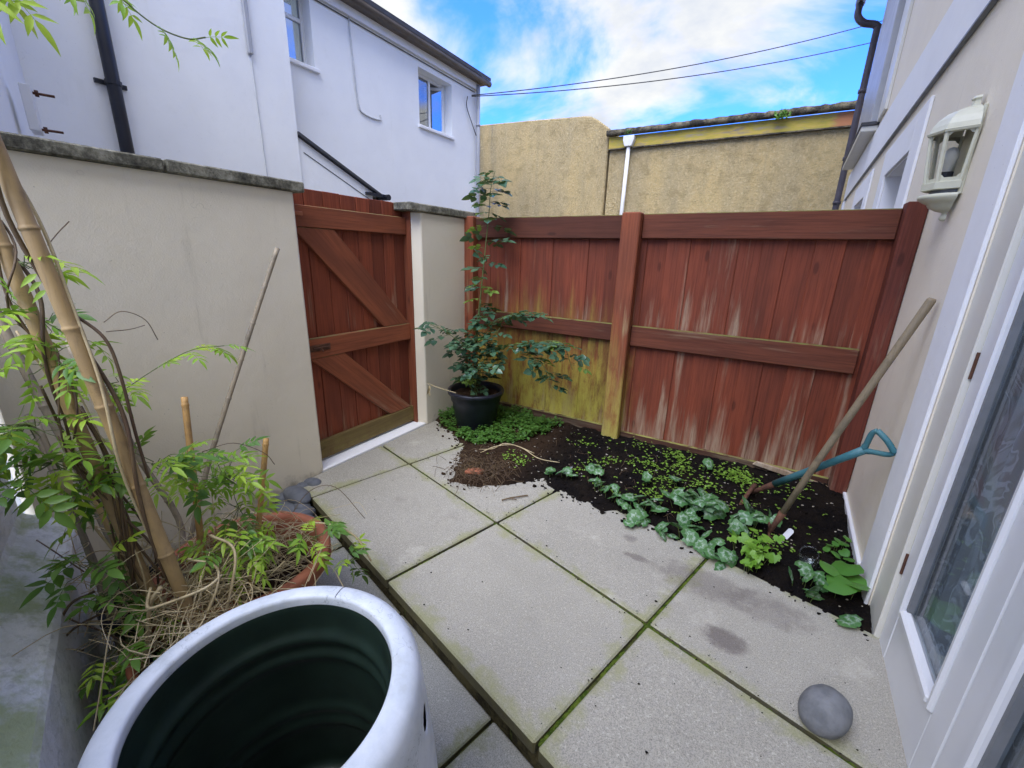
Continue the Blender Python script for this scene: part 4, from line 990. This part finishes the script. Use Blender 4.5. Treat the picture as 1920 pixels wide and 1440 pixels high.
for k in range(6):
    me = pinnate(k, 3, .062, .043, .0135, 1.35).mesh('leaf', True); me.materials.append(M['jas']); JM.append(me)
JD = []
for k in range(4):
    me = pinnate(20 + k, 3, .065, .046, .020, 1.3, .2).mesh('leaf', True); me.materials.append(M['jasd']); JD.append(me)
def rot_to(d, roll=0, up=(0, 0, 1)):
    d = Vector(d).normalized(); s = Vector(up).cross(d)
    if s.length < 1e-3: s = Vector((0, 1, 0)).cross(d)
    s.normalize(); u = d.cross(s)
    m = Matrix((d, s, u)).transposed() @ Matrix.Rotation(roll, 3, 'X'); return m.to_euler()
def put_leaf(meshes, parent, at, d, sc, rr, roll=None):
    o = bpy.data.objects.new('leaf', rr.choice(meshes)); COL.objects.link(o); o.parent = parent
    o.location = at; o.rotation_euler = rot_to(d, rr.gauss(0, .35) if roll is None else roll); o.scale = (sc, sc, sc); return o

# ---- bamboo poles and canes
def culm(name, pts, r0, r1, node, mat, label, group=None, seg=14, shade_disc=False, jit=.004):
    P = catmull(pts, 8); P0 = P[0].copy(); rr = random.Random(len(label) * 7 + int(r0 * 1e4))
    base = Vector(P0)
    # resample with node swellings
    acc = [0]
    for a, b in zip(P, P[1:]): acc.append(acc[-1] + (b - a).length)
    T = acc[-1]; stops = []; x = rr.uniform(.2, .9) * node
    marks = set()
    while x < T - .02:
        for dx, k in ((-.008, 1.0), (-.003, 1.10), (.001, 1.16), (.004, 1.06), (.009, .99)): stops.append((max(0, min(T, x + dx)), k))
        x += node * rr.uniform(.85, 1.15)
    n = max(4, int(T / .05))
    stops += [(T * k / n, 1.0) for k in range(n + 1)]
    stops = sorted(stops); out = []; rad = []; last = -1
    for s_, k in stops:
        if s_ - last < .0015: continue
        last = s_; i = 0
        while i < len(acc) - 2 and acc[i + 1] < s_: i += 1
        f = (s_ - acc[i]) / max(1e-6, acc[i + 1] - acc[i]); out.append(P[i].lerp(P[i + 1], f) - base); rad.append((r0 + (r1 - r0) * s_ / T) * k * (1 + rr.uniform(-.012, .012)))
    o = obj(name, MB().tube(out, rad, seg), mat, None, base, smooth=True); tag(o, label, 'bamboo', group)
    if shade_disc:
        d = (out[-1] - out[-2]).normalized(); obj('end_shade_disc', MB().tube([out[-1] - d * .004, out[-1] + d * .0012], rad[-1] * .62, 10), 'vine', o)  # solid dark disc stands in for the shade inside the cut cane end
    return o
GB = 'thick bamboo poles in the vine'; GC = 'thin bamboo canes'
culm('bamboo_pole', [(-1.378, .435, .08), (-1.396, .427, .214), (-1.484, .380, .87), (-1.575, .329, 1.547), (-1.636, .295, 2.0)], 0.0189, 0.0167, .25, 'bamboo', 'thickest tan bamboo pole, rightmost of the leaning poles', GB)
culm('bamboo_pole', [(-1.506, .390, .08), (-1.533, .382, .243), (-1.618, .352, .74), (-1.703, .325, 1.251), (-1.77, .305, 1.65)], 0.0180, 0.0163, .23, 'bamboo', 'thick orange-tan bamboo pole left of the thickest one', GB)
culm('bamboo_pole', [(-1.70, .43, .05), (-1.915, .379, .631), (-2.033, .351, .92), (-2.164, .331, 1.256)], 0.0145, 0.0128, .22, 'bamboo2', 'leaning bamboo pole farthest back at the left, behind leaves', GB)
culm('bamboo_pole', [(-1.80, .50, .05), (-1.911, .614, .259), (-2.003, .557, .594), (-2.058, .497, 1.037), (-2.12, .47, 1.408), (-2.12, .444, 1.7)], 0.0114, 0.0097, .20, 'bamboo2', 'slim brown bamboo pole just behind the thickest pole', GB)
culm('bamboo_pole', [(-1.78, .335, .0), (-1.90, .34, .35), (-2.02, .335, .60), (-2.12, .335, .80)], 0.0101, 0.0088, .2, 'bamboo2', 'pale grey cane lowest at the left by the white ledge', GB)
culm('bamboo_pole', [(-1.72, .31, .0), (-1.83, .325, .34), (-1.93, .33, .62), (-2.0, .33, .80)], 0.0088, 0.0079, .2, 'bamboo2', 'pale grey cane nearest the white ledge', GB)
culm('bamboo_pole', [(-1.80, .43, .0), (-1.95, .41, .30), (-2.09, .405, .56), (-2.2, .40, .78)], 0.0097, 0.0084, .2, 'bamboo2', 'grey cane behind the pale ones, in the shade', GB)
culm('bamboo_pole', [(-1.74, .40, .02), (-1.80, .385, .40), (-1.92, .365, .76)], 0.0084, 0.0075, .2, 'bamboo', 'short tan cane between the grey ones and the thick poles', GB)
culm('bamboo_pole', [(-1.62, .52, .1), (-1.80, .49, .47), (-1.90, .47, .74), (-2.02, .455, 1.05)], 0.0075, 0.0066, .2, 'bamboo2', 'thin dark cane close behind the thickest pole', GB)
culm('bamboo_cane', [(-2.17, .70, -.02), (-2.178, .858, .372), (-2.185, 1.075, .826), (-2.162, 1.25, 1.219), (-2.143, 1.315, 1.373)], .0115, .0110, .20, 'bamboo2', 'long grey bamboo cane standing bare in front of the cream wall', GC, 12, True)
culm('bamboo_cane', [(-1.53, .51, .05), (-1.706, .606, .413), (-1.88, .703, .808)], .0115, .0115, .21, 'bamboo3', 'orange bamboo cane of middle height with cut top', GC, 12, True)
culm('bamboo_cane', [(-1.44, .60, .05), (-1.482, .638, .131), (-1.598, .771, .361), (-1.675, .878, .622)], .0110, .0110, .24, 'bamboo3', 'shortest bamboo cane, standing in the wide terracotta pot', GC, 12, True)

# ---- jasmine
jv = tag(empty('jasmine_vine', (-1.45, .42, .1)), 'twining jasmine with bright green leaves on the bamboo poles', 'vine')
JO = Vector((-1.45, .42, .1)); rr = random.Random(11)
def jv_tube(name, pts, r, mat='vine', seg=5, n=6):
    return obj(name, MB().tube([Vector(p) - JO for p in catmull(pts, n)], r, seg), mat, jv, smooth=True)
def helix(pts, turns, off, r, mat, ph=0):
    P = catmull(pts, 10); out = []
    for i, p in enumerate(P):
        t = (P[min(i + 1, len(P) - 1)] - P[max(0, i - 1)]).normalized(); a = t.cross(Vector((0, 1, 0))).normalized(); b = t.cross(a)
        an = ph + turns * 6.283 * i / len(P); o = off * (1 + .25 * math.sin(i * .7)); out.append(p + (a * math.cos(an) + b * math.sin(an)) * o)
    return jv_tube('stem', out[::1], r, mat, 5, 2)
P1 = [(-1.378, .435, .08), (-1.396, .427, .214), (-1.484, .380, .87), (-1.575, .329, 1.547), (-1.636, .295, 2.0)]
P2 = [(-1.506, .390, .08), (-1.533, .382, .243), (-1.618, .352, .74), (-1.703, .325, 1.251), (-1.77, .305, 1.65)]
helix(P1, 3.2, .024, .0055, 'vine', .4); helix(P1, 2.1, .025, .004, 'straw', 2.5); helix(P2, 3.5, .024, .005, 'vine', 1); helix(P2, 2.4, .023, .0035, 'vine', 3); helix(P2, 5, .028, .003, 'vine', 4.4)
for k in range(14):
    a = Vector((-1.5 + rr.uniform(-.1, .06), .38 + rr.uniform(-.05, .08), .2)); b = Vector((-1.70 + rr.uniform(-.08, .1), .36 + rr.uniform(-.06, .06), rr.uniform(.7, 1.15)))
    jv_tube('stem', [a, a.lerp(b, .35) + Vector((rr.uniform(-.05, .05), rr.uniform(-.05, .05), 0)), a.lerp(b, .7) + Vector((rr.uniform(-.06, .06), rr.uniform(-.05, .05), 0)), b], rr.uniform(.0018, .004), rr.choice(('vine', 'straw', 'vine')))
jv_tube('stem', [(-1.545, .368, 1.20), (-1.50, .41, 1.13), (-1.485, .42, 1.03), (-1.478, .42, .86), (-1.46, .42, .72)], .0042)
jv_tube('stem', [(-1.60, .27, .36), (-1.679, .22, .30), (-1.705, .165, .16), (-1.68, .145, .02), (-1.60, .18, -.08), (-1.52, .22, -.09)], .0042)
jv_tube('stem', [(-1.679, .225, .13), (-1.68, .18, .17), (-1.62, .21, .26), (-1.52, .3, .33)], .0035)
jv_tube('stem', [(-1.30, .43, .30), (-1.30, .47, .37), (-1.36, .50, .40), (-1.44, .46, .42)], .0042, 'straw'); jv_tube('stem', [(-1.32, .44, .16), (-1.31, .50, .30), (-1.36, .56, .42), (-1.46, .54, .45)], .0045, 'straw')
jv_tube('stem', [(-1.48, .27, .0), (-1.44, .31, .18), (-1.42, .34, .34), (-1.40, .37, .40)], .0060, 'straw')
jv_tube('stem', [(-1.45, .36, .38), (-1.40, .33, .36), (-1.36, .35, .37), (-1.30, .44, .39), (-1.33, .50, .38)], .0045, 'straw')
jv_tube('stem', [(-1.95, .24, .42), (-1.8, .25, .43), (-1.7, .28, .38)], .002, 'vine'); jv_tube('stem', [(-1.85, .20, .28), (-1.72, .22, .24), (-1.60, .26, .22), (-1.45, .3, .2)], .0025, 'vine')
# trailing shoot out of the wide pot over the step
jv_tube('stem', [(-1.62, .84, .22), (-1.45, .92, .28), (-1.30, .97, .25), (-1.23, .99, .14)], .0035, 'straw'); jv_tube('stem', [(-1.75, .95, .15), (-1.70, 1.05, .28), (-1.60, 1.12, .30), (-1.46, 1.16, .16)], .0016, 'vine')
# thin tendrils against the wall
for pts in ([(-1.80, .50, 1.13), (-1.80, .55, 1.16), (-1.78, .60, 1.13), (-1.77, .62, 1.06)], [(-1.80, .50, 1.10), (-1.80, .56, 1.10), (-1.79, .60, 1.11)], [(-1.84, .43, 1.36), (-1.83, .46, 1.40), (-1.82, .485, 1.43)], [(-1.66, .64, .66), (-1.60, .72, .68), (-1.56, .80, .62), (-1.55, .83, .56)]):
    jv_tube('stem', pts, .0014, 'vine', 4)
def shoot(pts, n, sc=1.0, dark=0, outward=(.5, .1, -.1), r=.0016):
    P = catmull(pts, 8); jv_tube('stem', pts, r, 'greenstem' if not dark else 'vine')
    for k in range(n):
        i = int((k + .6) / n * (len(P) - 1)); t = (P[min(i + 1, len(P) - 1)] - P[max(0, i - 1)]).normalized()
        for sg in (-1, 1):
            side = t.cross(Vector((0, 0, 1))).normalized() * sg
            d = t * .5 + side * rr.uniform(.5, 1) + Vector(outward) * .5 + Vector((0, 0, rr.uniform(-.4, .35)))
            put_leaf(JD if rr.random() < dark else JM, jv, P[i] - JO, d, sc * rr.uniform(.75, 1.15), rr)
    put_leaf(JM, jv, P[-1] - JO, P[-1] - P[-3], sc * .9, rr)
shoot([(-1.80, .47, .88), (-1.755, .59, .965), (-1.714, .693, 1.02), (-1.673, .779, 1.026)], 4, .95)
shoot([(-1.262, .46, 1.90), (-1.233, .498, 1.845), (-1.208, .538, 1.812), (-1.189, .583, 1.804), (-1.179, .617, 1.817)], 3, .62, 0, (.3, .1, -.6))
shoot([(-1.27, .36, 1.95), (-1.25, .40, 1.88), (-1.235, .42, 1.84)], 2, .75, 0, (.1, .1, -1.2)); shoot([(-1.22, .26, 1.86), (-1.19, .285, 1.80), (-1.17, .30, 1.775)], 1, 1.0, 0, (.1, .1, -1.2))
CL = [((-1.699, .345, 1.166), .07, 11, .1), ((-1.66, .255, .90), .08, 18, .2), ((-1.64, .28, .78), .08, 18, .2), ((-1.65, .33, .70), .07, 12, .4), ((-1.756, .47, .943), .055, 7, .1),
      ((-1.69, .575, .62), .08, 20, .2), ((-1.60, .67, .57), .08, 24, .05), ((-1.46, .66, .42), .07, 9, .1), ((-1.45, .58, .37), .085, 20, .3), ((-1.575, .28, .47), .05, 8, .9), ((-1.53, .30, .36), .04, 6, .9),
      ((-1.52, .29, .20), .07, 15, .5), ((-1.34, .83, .31), .07, 10, .2), ((-1.62, .32, 1.32), .05, 5, 0), ((-1.66, .34, 1.06), .06, 13, .1), ((-1.50, .19, .80), .04, 4, .5), ((-1.42, .30, .12), .07, 13, .8), ((-1.55, .46, .72), .06, 8, .3), ((-1.24, .90, .20), .05, 6, .3), ((-1.60, .70, .42), .08, 10, .3), ((-1.72, .40, .55), .07, 8, .5)]
for c, rad, n, dark in CL:
    c = Vector(c); mb = MB()
    for k in range(n):
        o = Vector((rr.gauss(0, 1), rr.gauss(0, 1), rr.gauss(0, .8))) * rad * .55; at = c + o
        lim = .40 - .324 * (at.x + 2.28) - (.10 if at.z > .42 else -.05)
        if at.y < lim: at.y = lim + .01
        d = o.normalized() * .8 + Vector((.45, -.1, -.15)) + Vector((rr.gauss(0, .4), rr.gauss(0, .4), rr.gauss(0, .25)))
        put_leaf(JD if rr.random() < dark else JM, jv, at - JO, d, rr.uniform(.75, 1.2), rr)
        mid = (c + at) / 2 + Vector((rr.uniform(-.02, .02), rr.uniform(-.02, .02), -.012)); mb.tube([c - JO, mid - JO, at - JO], [.0016, .0013, .001], 4, False)
    kind(obj('leaf_stalks', mb, 'greenstem', jv), 'stuff')
# one broad yellowing leaf
mb = MB(); leaflet(mb, (0, 0, 0), (1, 0, -.6), (0, 0, 1), .07, .045, .4, .1, 5)
obj('withered_leaf', mb, 'straw', jv, Vector((-1.60, .29, .76)) - JO, (0, R(30), R(-60)))

# ---- dry straw in and around the pots
mb = MB(); rs = random.Random(4)
def straw(c, L, r, up=.25):
    a = rs.uniform(0, 6.283); d = Vector((math.cos(a), math.sin(a), rs.gauss(0, up))); s_ = Vector((-d.y, d.x, 0)); k = rs.gauss(0, .16) * L
    P = [c - d * L / 2, c - d * L / 6 + s_ * k + Vector((0, 0, rs.uniform(0, .03))), c + d * L / 6 + s_ * k * 1.1 + Vector((0, 0, rs.uniform(0, .03))), c + d * L / 2 - Vector((0, 0, rs.uniform(0, .04)))]
    mb.tube(catmull(P, 3), r, 3, False)
for k in range(330): straw(Vector((TP[0][0] + rs.gauss(0, .13), TP[0][1] + rs.gauss(0, .13), rs.uniform(.13, .27))), rs.uniform(.1, .3), rs.uniform(.0009, .0020))
for k in range(190): straw(Vector((TP[1][0] + rs.gauss(.0, .08), TP[1][1] + rs.gauss(.02, .08), rs.uniform(.12, .34))), rs.uniform(.1, .32), rs.uniform(.0009, .0024), .6)
for k in range(90): straw(Vector((-1.68 + rs.gauss(0, .12), .36 + rs.gauss(0, .06), rs.uniform(.0, .45))), rs.uniform(.1, .34), rs.uniform(.0009, .0022), .9)
kind(obj('dry_straw', mb, 'straw', smooth=True), 'stuff', 'tangle of dry straw-coloured stems in the pots')

# ---- rose
RM = []
for k in range(5):
    mb = pinnate(40 + k, 2, .085, .062, .046, 1.15, .12, .55, 66); me = mb.mesh('leaf', True); me.materials.append(M['rose']); RM.append(me)
RL = []
for k in range(3):
    mb = pinnate(60 + k, 2, .065, .046, .033, 1.1, .15, .7, 60); me = mb.mesh('leaf', True); me.materials.append(M['rosel']); RL.append(me)
RO = Vector((-1.905, 2.69, .28)); rs_ = tag(empty('rose_bush', RO), 'tall leggy rose bush with dark green leaves in the black pot', 'rose')
rr = random.Random(21)
def cane(pts, r0, r1, n, young=0, sc=1.0, start=.2):
    P = catmull(pts, 6); obj('stem', MB().tube([p - RO for p in P], [r0 + (r1 - r0) * i / (len(P) - 1) for i in range(len(P))], 6), 'greenstem', rs_, smooth=True)
    mb = MB(); got = False
    for k in range(n):
        f = start + (1 - start) * (k + rr.random() * .8) / n; i = min(len(P) - 1, int(f * (len(P) - 1))); a = rr.uniform(0, 6.283)
        d = Vector((math.cos(a), math.sin(a), rr.uniform(-.25, .25)))
        if P[i].y + d.y * .13 > 3.03: d.y = -abs(d.y)
        at = P[i] + d * rr.uniform(.01, .05)
        mb.tube([P[i] - RO, at - RO], .0013, 3, False); got = True
        put_leaf(RL if rr.random() < young else RM, rs_, at - RO, d + Vector((.1, -.25, 0)), sc * rr.uniform(.75, 1.15), rr)
    if got: kind(obj('leaf_stalks', mb, 'greenstem', rs_), 'stuff')
b0 = Vector((-1.90, 2.69, .29))
cane([b0, (-1.936, 2.72, .666), (-1.946, 2.80, 1.037), (-1.956, 2.87, 1.363), (-1.96, 2.93, 1.684), (-1.966, 2.96, 1.86), (-1.945, 2.985, 1.985)], .0065, .002, 0)
cane([(-1.946, 2.80, 1.04), (-1.956, 2.87, 1.363), (-1.96, 2.93, 1.684), (-1.966, 2.96, 1.86), (-1.945, 2.985, 1.985)], .0035, .0018, 36, .4, 1.2, .0)
cane([b0, (-1.93, 2.72, .55), (-1.94, 2.76, .80), (-1.94, 2.80, 1.03)], .005, .004, 42, .02, 1.0, .12)
cane([b0, (-1.907, 2.69, .503), (-1.961, 2.607, .684), (-2.039, 2.50, .797), (-2.104, 2.38, .874)], .005, .0018, 20, .0, 1.0, .42)
cane([b0, (-1.90, 2.70, .503), (-1.676, 2.74, .694), (-1.426, 2.76, .759), (-1.214, 2.76, .784), (-1.096, 2.72, .613)], .0055, .0018, 34, .15, .95, .3)
cane([(-1.918, 2.74, .708), (-1.774, 2.80, .883), (-1.598, 2.84, .955), (-1.438, 2.88, .961)], .004, .0018, 20, .05, .95)
cane([(-1.634, 2.75, .69), (-1.321, 2.68, .631), (-1.208, 2.64, .46)], .0035, .0015, 20, .25, 1.0)
cane([b0, (-1.84, 2.66, .5), (-1.78, 2.70, .72), (-1.72, 2.74, .84)], .005, .002, 22, .1, .95)
cane([b0, (-1.97, 2.68, .45), (-2.03, 2.70, .62), (-2.06, 2.72, .72)], .005, .002, 16, .0, 1.0)
cane([b0, (-1.85, 2.60, .40), (-1.80, 2.56, .52), (-1.77, 2.55, .60)], .004, .002, 14, .1, .95, .3)
obj('dead_twig', MB().tube(catmull([(-1.96 - RO.x, 2.50 - RO.y, .335 - RO.z), (-2.08 - RO.x, 2.44 - RO.y, .37 - RO.z), (-2.16 - RO.x, 2.40 - RO.y, .40 - RO.z)]), .003, 5), 'straw', rs_)
mb = MB()
for k in range(5): leaflet(mb, (0, 0, -.012 * k), (math.cos(k * 1.5) * .4, math.sin(k * 1.5) * .4, -1), (1, 0, 0), .05, .02, .1, .3)
obj('withered_leaf', mb, 'straw', rs_, Vector((-2.15, 2.40, .39)) - RO)

# ---- cyclamen with marbled leaves
def heart(seed, rad, dome=.22):
    rr = random.Random(seed); n = 16; vs = [(-.15 * rad, 0, .12 * rad)]
    for ring_ in (.55, 1.0):
        for q in range(n):
            a = -math.pi + 6.283 * (q + .5) / n; r = rad * ring_ * (1 + .05 * math.sin(a * 5 + seed) ) * (.98 - .55 * math.exp(-((abs(a) - math.pi) / .30) ** 2)) * (1 + .26 * math.exp(-(a / .28) ** 2)) * (1 + (.07 if dome > .15 else 0) * (1 if q % 2 else -1) * (ring_ > .9))
            vs.append((r * math.cos(a), r * math.sin(a), .12 * rad - dome * rad * ring_ ** 2 + rr.uniform(-.03, .03) * rad * ring_))
    fs = [(0, 1 + q, 1 + (q + 1) % n) for q in range(n)] + [(1 + q, 1 + n + q, 1 + n + (q + 1) % n, 1 + (q + 1) % n) for q in range(n)]
    return MB().add(vs, fs)
CM = []
for k in range(6):
    me = heart(k, .040).mesh('leaf', True); me.materials.append(M['cyc']); CM.append(me)
BM_ = []
for k in range(3):
    me = heart(30 + k, .042, .12).mesh('leaf', True); me.materials.append(M['broad']); BM_.append(me)
rr = random.Random(31)
def clumpy(name, pts, meshes, label, cat, h=(.03, .075), sc=(.8, 1.2), extra=0, spread=.03, petals=0, group=None, tilt=.45):
    cx = sum(p[0] for p in pts) / len(pts); cy = sum(p[1] for p in pts) / len(pts); O = Vector((cx, cy, 0)); e = tag(empty(name, O), label, cat, group)
    P = list(pts) + [(rr.choice(pts)[0] + rr.gauss(0, spread), rr.choice(pts)[1]) for _ in range(0)]
    for _ in range(extra): q = rr.choice(pts); P.append((q[0] + rr.gauss(0, spread), q[1] + rr.gauss(0, spread)))
    mb = MB()
    for x, y in P:
        x = min(x, house_x(y) - .05); z = soil_z(x, y) + rr.uniform(*h); at = Vector((x, y, z)) - O
        o = bpy.data.objects.new('leaf', rr.choice(meshes)); COL.objects.link(o); o.parent = e; o.location = at
        o.rotation_euler = (rr.gauss(.25, tilt), rr.gauss(0, tilt), rr.uniform(0, 6.28)); s_ = rr.uniform(*sc); o.scale = (s_, s_, s_)
        foot = Vector((cx + (x - cx) * .75, cy + (y - cy) * .75, soil_z(x, y) - .005)) - O
        mb.tube([foot, (foot + at) / 2 + Vector((0, 0, .008)), at], .0014, 4, False)
    kind(obj('stalks', mb, 'greenstem', e), 'stuff')
    for _ in range(petals):
        q = rr.choice(pts); m2 = MB()
        for k in range(4): a = k * 1.57 + rr.random(); leaflet(m2, (0, 0, 0), (math.cos(a) * .5, math.sin(a) * .5, 1), (1, 0, .2), .020, .012, -.2, .1)
        obj('flower', m2, 'petal', e, Vector((q[0] + rr.gauss(0, .02), q[1] - .01, soil_z(*q) + .07)) - O)
GY = 'cyclamen plants along the slab edge'
clumpy('cyclamen', [(-1.03, 2.28), (-1.01, 2.25)], CM, 'single small cyclamen nearest the spilled soil', 'cyclamen', sc=(.75, .95), group=GY)
clumpy('cyclamen', [(-.92, 2.31), (-.87, 2.29), (-.94, 2.26)], CM, 'small cyclamen with a white flower, second from the left', 'cyclamen', sc=(.75, 1), petals=1, group=GY)
clumpy('cyclamen', [(-.77, 2.45), (-.74, 2.40), (-.79, 2.40)], CM, 'small cyclamen standing behind the others toward the middle post', 'cyclamen', sc=(.8, 1), group=GY)
clumpy('cyclamen', [(-.72, 2.24), (-.67, 2.23), (-.58, 2.22), (-.62, 2.19), (-.54, 2.17)], CM, 'low row of small cyclamen leaves beside the soil spill', 'cyclamen', sc=(.65, .85), extra=8, group=GY)
clumpy('cyclamen', [(-.48, 2.19), (-.41, 2.14), (-.41, 2.05), (-.35, 2.21), (-.38, 2.10), (-.45, 2.12)], CM, 'cyclamen clump overhanging the slab corner left of the big clump', 'cyclamen', extra=12, group=GY)
clumpy('cyclamen', [(-.30, 2.31), (-.23, 2.26), (-.16, 2.37), (-.09, 2.42), (-.03, 2.39), (-.20, 2.30), (-.08, 2.33), (-.14, 2.27)], CM, 'biggest cyclamen clump with a white flower', 'cyclamen', sc=(.95, 1.35), h=(.05, .10), extra=18, petals=1, group=GY)
clumpy('cyclamen', [(-.27, 2.06), (-.20, 2.08), (-.14, 2.06), (-.04, 2.03), (-.01, 2.07), (0, 1.98), (-.10, 2.14), (-.18, 2.14)], CM, 'front cyclamen clump spilling over the slab joint', 'cyclamen', extra=16, sc=(.8, 1.15), group=GY)
clumpy('cyclamen', [(.08, 2.29), (.13, 2.40), (.16, 2.34), (.05, 2.24), (.10, 2.22)], CM, 'upright cyclamen clump left of the rake handle', 'cyclamen', extra=8, sc=(.85, 1.2), h=(.04, .09), group=GY)
clumpy('cyclamen', [(-.29, 2.57), (-.30, 2.55)], CM, 'lone round cyclamen leaf pair amid the seedlings', 'cyclamen', sc=(.9, 1), group=GY)
clumpy('cyclamen', [(-.46, 2.49), (-.45, 2.47)], CM, 'lone cyclamen leaf pair left of the seedlings', 'cyclamen', sc=(.75, .85), group=GY)
clumpy('cyclamen', [(-.17, 2.88), (-.15, 2.86)], CM, 'lone cyclamen growing against the fence foot', 'cyclamen', sc=(1, 1.1), group=GY)
clumpy('cyclamen', [(.22, 2.50), (.24, 2.47)], CM, 'lone pale cyclamen behind the rake', 'cyclamen', sc=(.8, .95), group=GY)
clumpy('cyclamen', [(.30, 1.99), (.35, 2.02), (.40, 1.97), (.34, 2.06), (.37, 1.93)], CM, 'cyclamen clump in front of the tilted glass jar', 'cyclamen', extra=4, sc=(.75, 1), group=GY)
clumpy('cyclamen', [(.49, 1.86), (.51, 1.88)], CM, 'small cyclamen on the paving edge by the door frame', 'cyclamen', sc=(.85, 1), group=GY)
clumpy('broad_leaf_plant', [(.455, 1.975), (.52, 2.06), (.545, 2.0), (.50, 2.10), (.44, 2.05)], BM_, 'plant with large smooth round green leaves by the door frame', 'plant', h=(.06, .11), sc=(1.0, 1.5), tilt=.25)
clumpy('broad_leaf_plant', [(.50, 2.36), (.53, 2.40), (.47, 2.33), (.52, 2.30)], BM_, 'small leafy plant against the white skirting', 'plant', h=(.02, .05), sc=(.4, .6), extra=7)
# lobed lime plant
LMs = []
for k in range(4):
    mb = MB(); r2 = random.Random(k + 70)
    for a in (-75, -38, 0, 38, 75): leaflet(mb, (0, 0, 0), (math.cos(R(a)), math.sin(R(a)), .12), (0, 0, 1), .040 * (1 if a == 0 else .85 - abs(a) / 400), .026, .25, .1, 4, .6)
    me = mb.mesh('leaf', True); me.materials.append(M['lime']); LMs.append(me)
clumpy('lime_leaf_plant', [(.09, 2.13), (.15, 2.05), (.21, 2.06), (.12, 2.01), (.18, 2.12)], LMs, 'bright lime green lobed plant at the slab edge', 'plant', h=(.04, .10), sc=(.9, 1.3), extra=26, spread=.045)

# ---- ground cover and seedlings (uncountable)
mb = MB(); rc = random.Random(41)
def tiny(mb, x, y, z, s, rc, tilt=.6):
    d = Vector((rc.gauss(0, 1), rc.gauss(0, 1), rc.gauss(0, tilt * .5))).normalized(); e = Vector((0, 0, 1)).cross(d).normalized(); p = Vector((x, y, z))
    mb.add([p, p + d * s * .5 + e * s * .42, p + d * s * 1.05 - Vector((0, 0, .15 * s)), p + d * s * .5 - e * s * .42], [(0, 1, 2, 3)])
cpoly = [(-2.25, 2.64), (-2.16, 2.55), (-1.95, 2.45), (-1.74, 2.36), (-1.58, 2.42), (-1.42, 2.60), (-1.34, 2.80), (-1.26, 3.03), (-1.6, 3.06), (-2.25, 3.03)]
def inside(x, y, P):
    c = False
    for i in range(len(P)):
        (a, b), (d, e) = P[i], P[i - 1]
        if (b > y) != (e > y) and x < (d - a) * (y - b) / (e - b) + a: c = not c
    return c
for k in range(11000):
    x, y = rc.uniform(-2.26, -1.2), rc.uniform(2.3, 3.06)
    if not inside(x + .05 * mnoise.noise((x * 20, y * 20, 0)), y + .05 * mnoise.noise((x * 20, y * 20, 5)), cpoly): continue
    if math.hypot(x - BP[0], y - BP[1]) < .17: continue
    hmax = .05 + .07 * mnoise.noise((x * 9, y * 9, 2)) + .03 * mnoise.noise((x * 30, y * 30, 4)); 
    if hmax < .028: continue
    tiny(mb, x, y, max(.0, soil_z(x, y)) + rc.uniform(.3, 1) * hmax, rc.uniform(.012, .034), rc)
kind(obj('ground_cover', mb, 'cover'), 'stuff', 'low mat of small green leaves around the black pot')
mb = MB()
for k in range(2200):
    x = rc.uniform(-1.0, .5); y = rc.uniform(2.2, 3.04); u, v = UVof(x, y)
    if v < 1.30: continue
    c = mnoise.noise((x * 4, y * 4, 9)) + .35 - abs(x + .25) * .5
    if rc.random() > max(.05, c * 1.1) or x > house_x(y) - .04: continue
    z = soil_z(x, y) + rc.uniform(.008, .022)
    for q in range(rc.choice((2, 2, 3, 4))): tiny(mb, x, y, z, rc.uniform(.007, .016), rc, .3)
for (cx, cy, n) in ((.0, 2.86, 160), (.07, 2.80, 80), (-.36, 2.92, 60), (-1.30, 2.30, 70), (-.62, 2.95, 40), (-1.0, 2.8, 24), (-.30, 2.75, 70), (-.12, 2.62, 60), (-.55, 2.72, 50), (.22, 2.2, 40)):
    for k in range(n):
        x, y = cx + rc.gauss(0, .055), min(3.04, cy + rc.gauss(0, .04)); tiny(mb, x, y, soil_z(x, y) + rc.uniform(.01, .06), rc.uniform(.012, .022), rc)
kind(obj('seedlings', mb, 'lime'), 'stuff', 'scattered tiny green seedlings on the soil')
# dead grass and roots where the soil spilled
mb = MB(); rs = random.Random(8)
for k in range(260):
    c = Vector((-1.42 + rs.gauss(0, .10), 2.06 + rs.gauss(0, .10), .022 + rs.uniform(0, .025))); straw(c, rs.uniform(.05, .16), rs.uniform(.0008, .0018), .1)
for k in range(60):
    c = Vector((-.9 + rs.gauss(0, .45), 2.45 + rs.gauss(0, .2), 0)); c.z = soil_z(min(.5, c.x), c.y) + .008
    if UVof(c.x, c.y)[1] > 1.25 and c.x < .5: straw(c, rs.uniform(.03, .12), rs.uniform(.0008, .0016), .1)
kind(obj('dead_roots', mb, 'vine', smooth=True), 'stuff', 'matted brown roots and dead stems in the spilled soil')
for pts, lab in (([(-1.60, 2.30, .03), (-1.50, 2.33, .05), (-1.42, 2.36, .10), (-1.30, 2.40, .08), (-1.15, 2.36, .06), (-1.02, 2.42, .04)], 'long pale dry stem arching over the spilled soil'), ([(-1.56, 2.26, .03), (-1.47, 2.32, .08), (-1.36, 2.39, .09), (-1.22, 2.43, .05)], 'shorter pale dry stem beside the long one')):
    tag(obj('dry_stem', MB().tube(catmull(pts), [.0035] * 18 if 0 else .0032, 5), 'straw', smooth=True), lab, 'stem')
tag(obj('twig', MB().tube([(-1.13, 1.86, .006), (-1.10, 1.90, .010), (-1.03, 1.99, .006)], .004, 5).tube([(-1.10, 1.90, .010), (-1.06, 1.91, .008)], .003, 5), 'vine'), 'short brown twig lying on the slab below the spilled soil', 'twig')
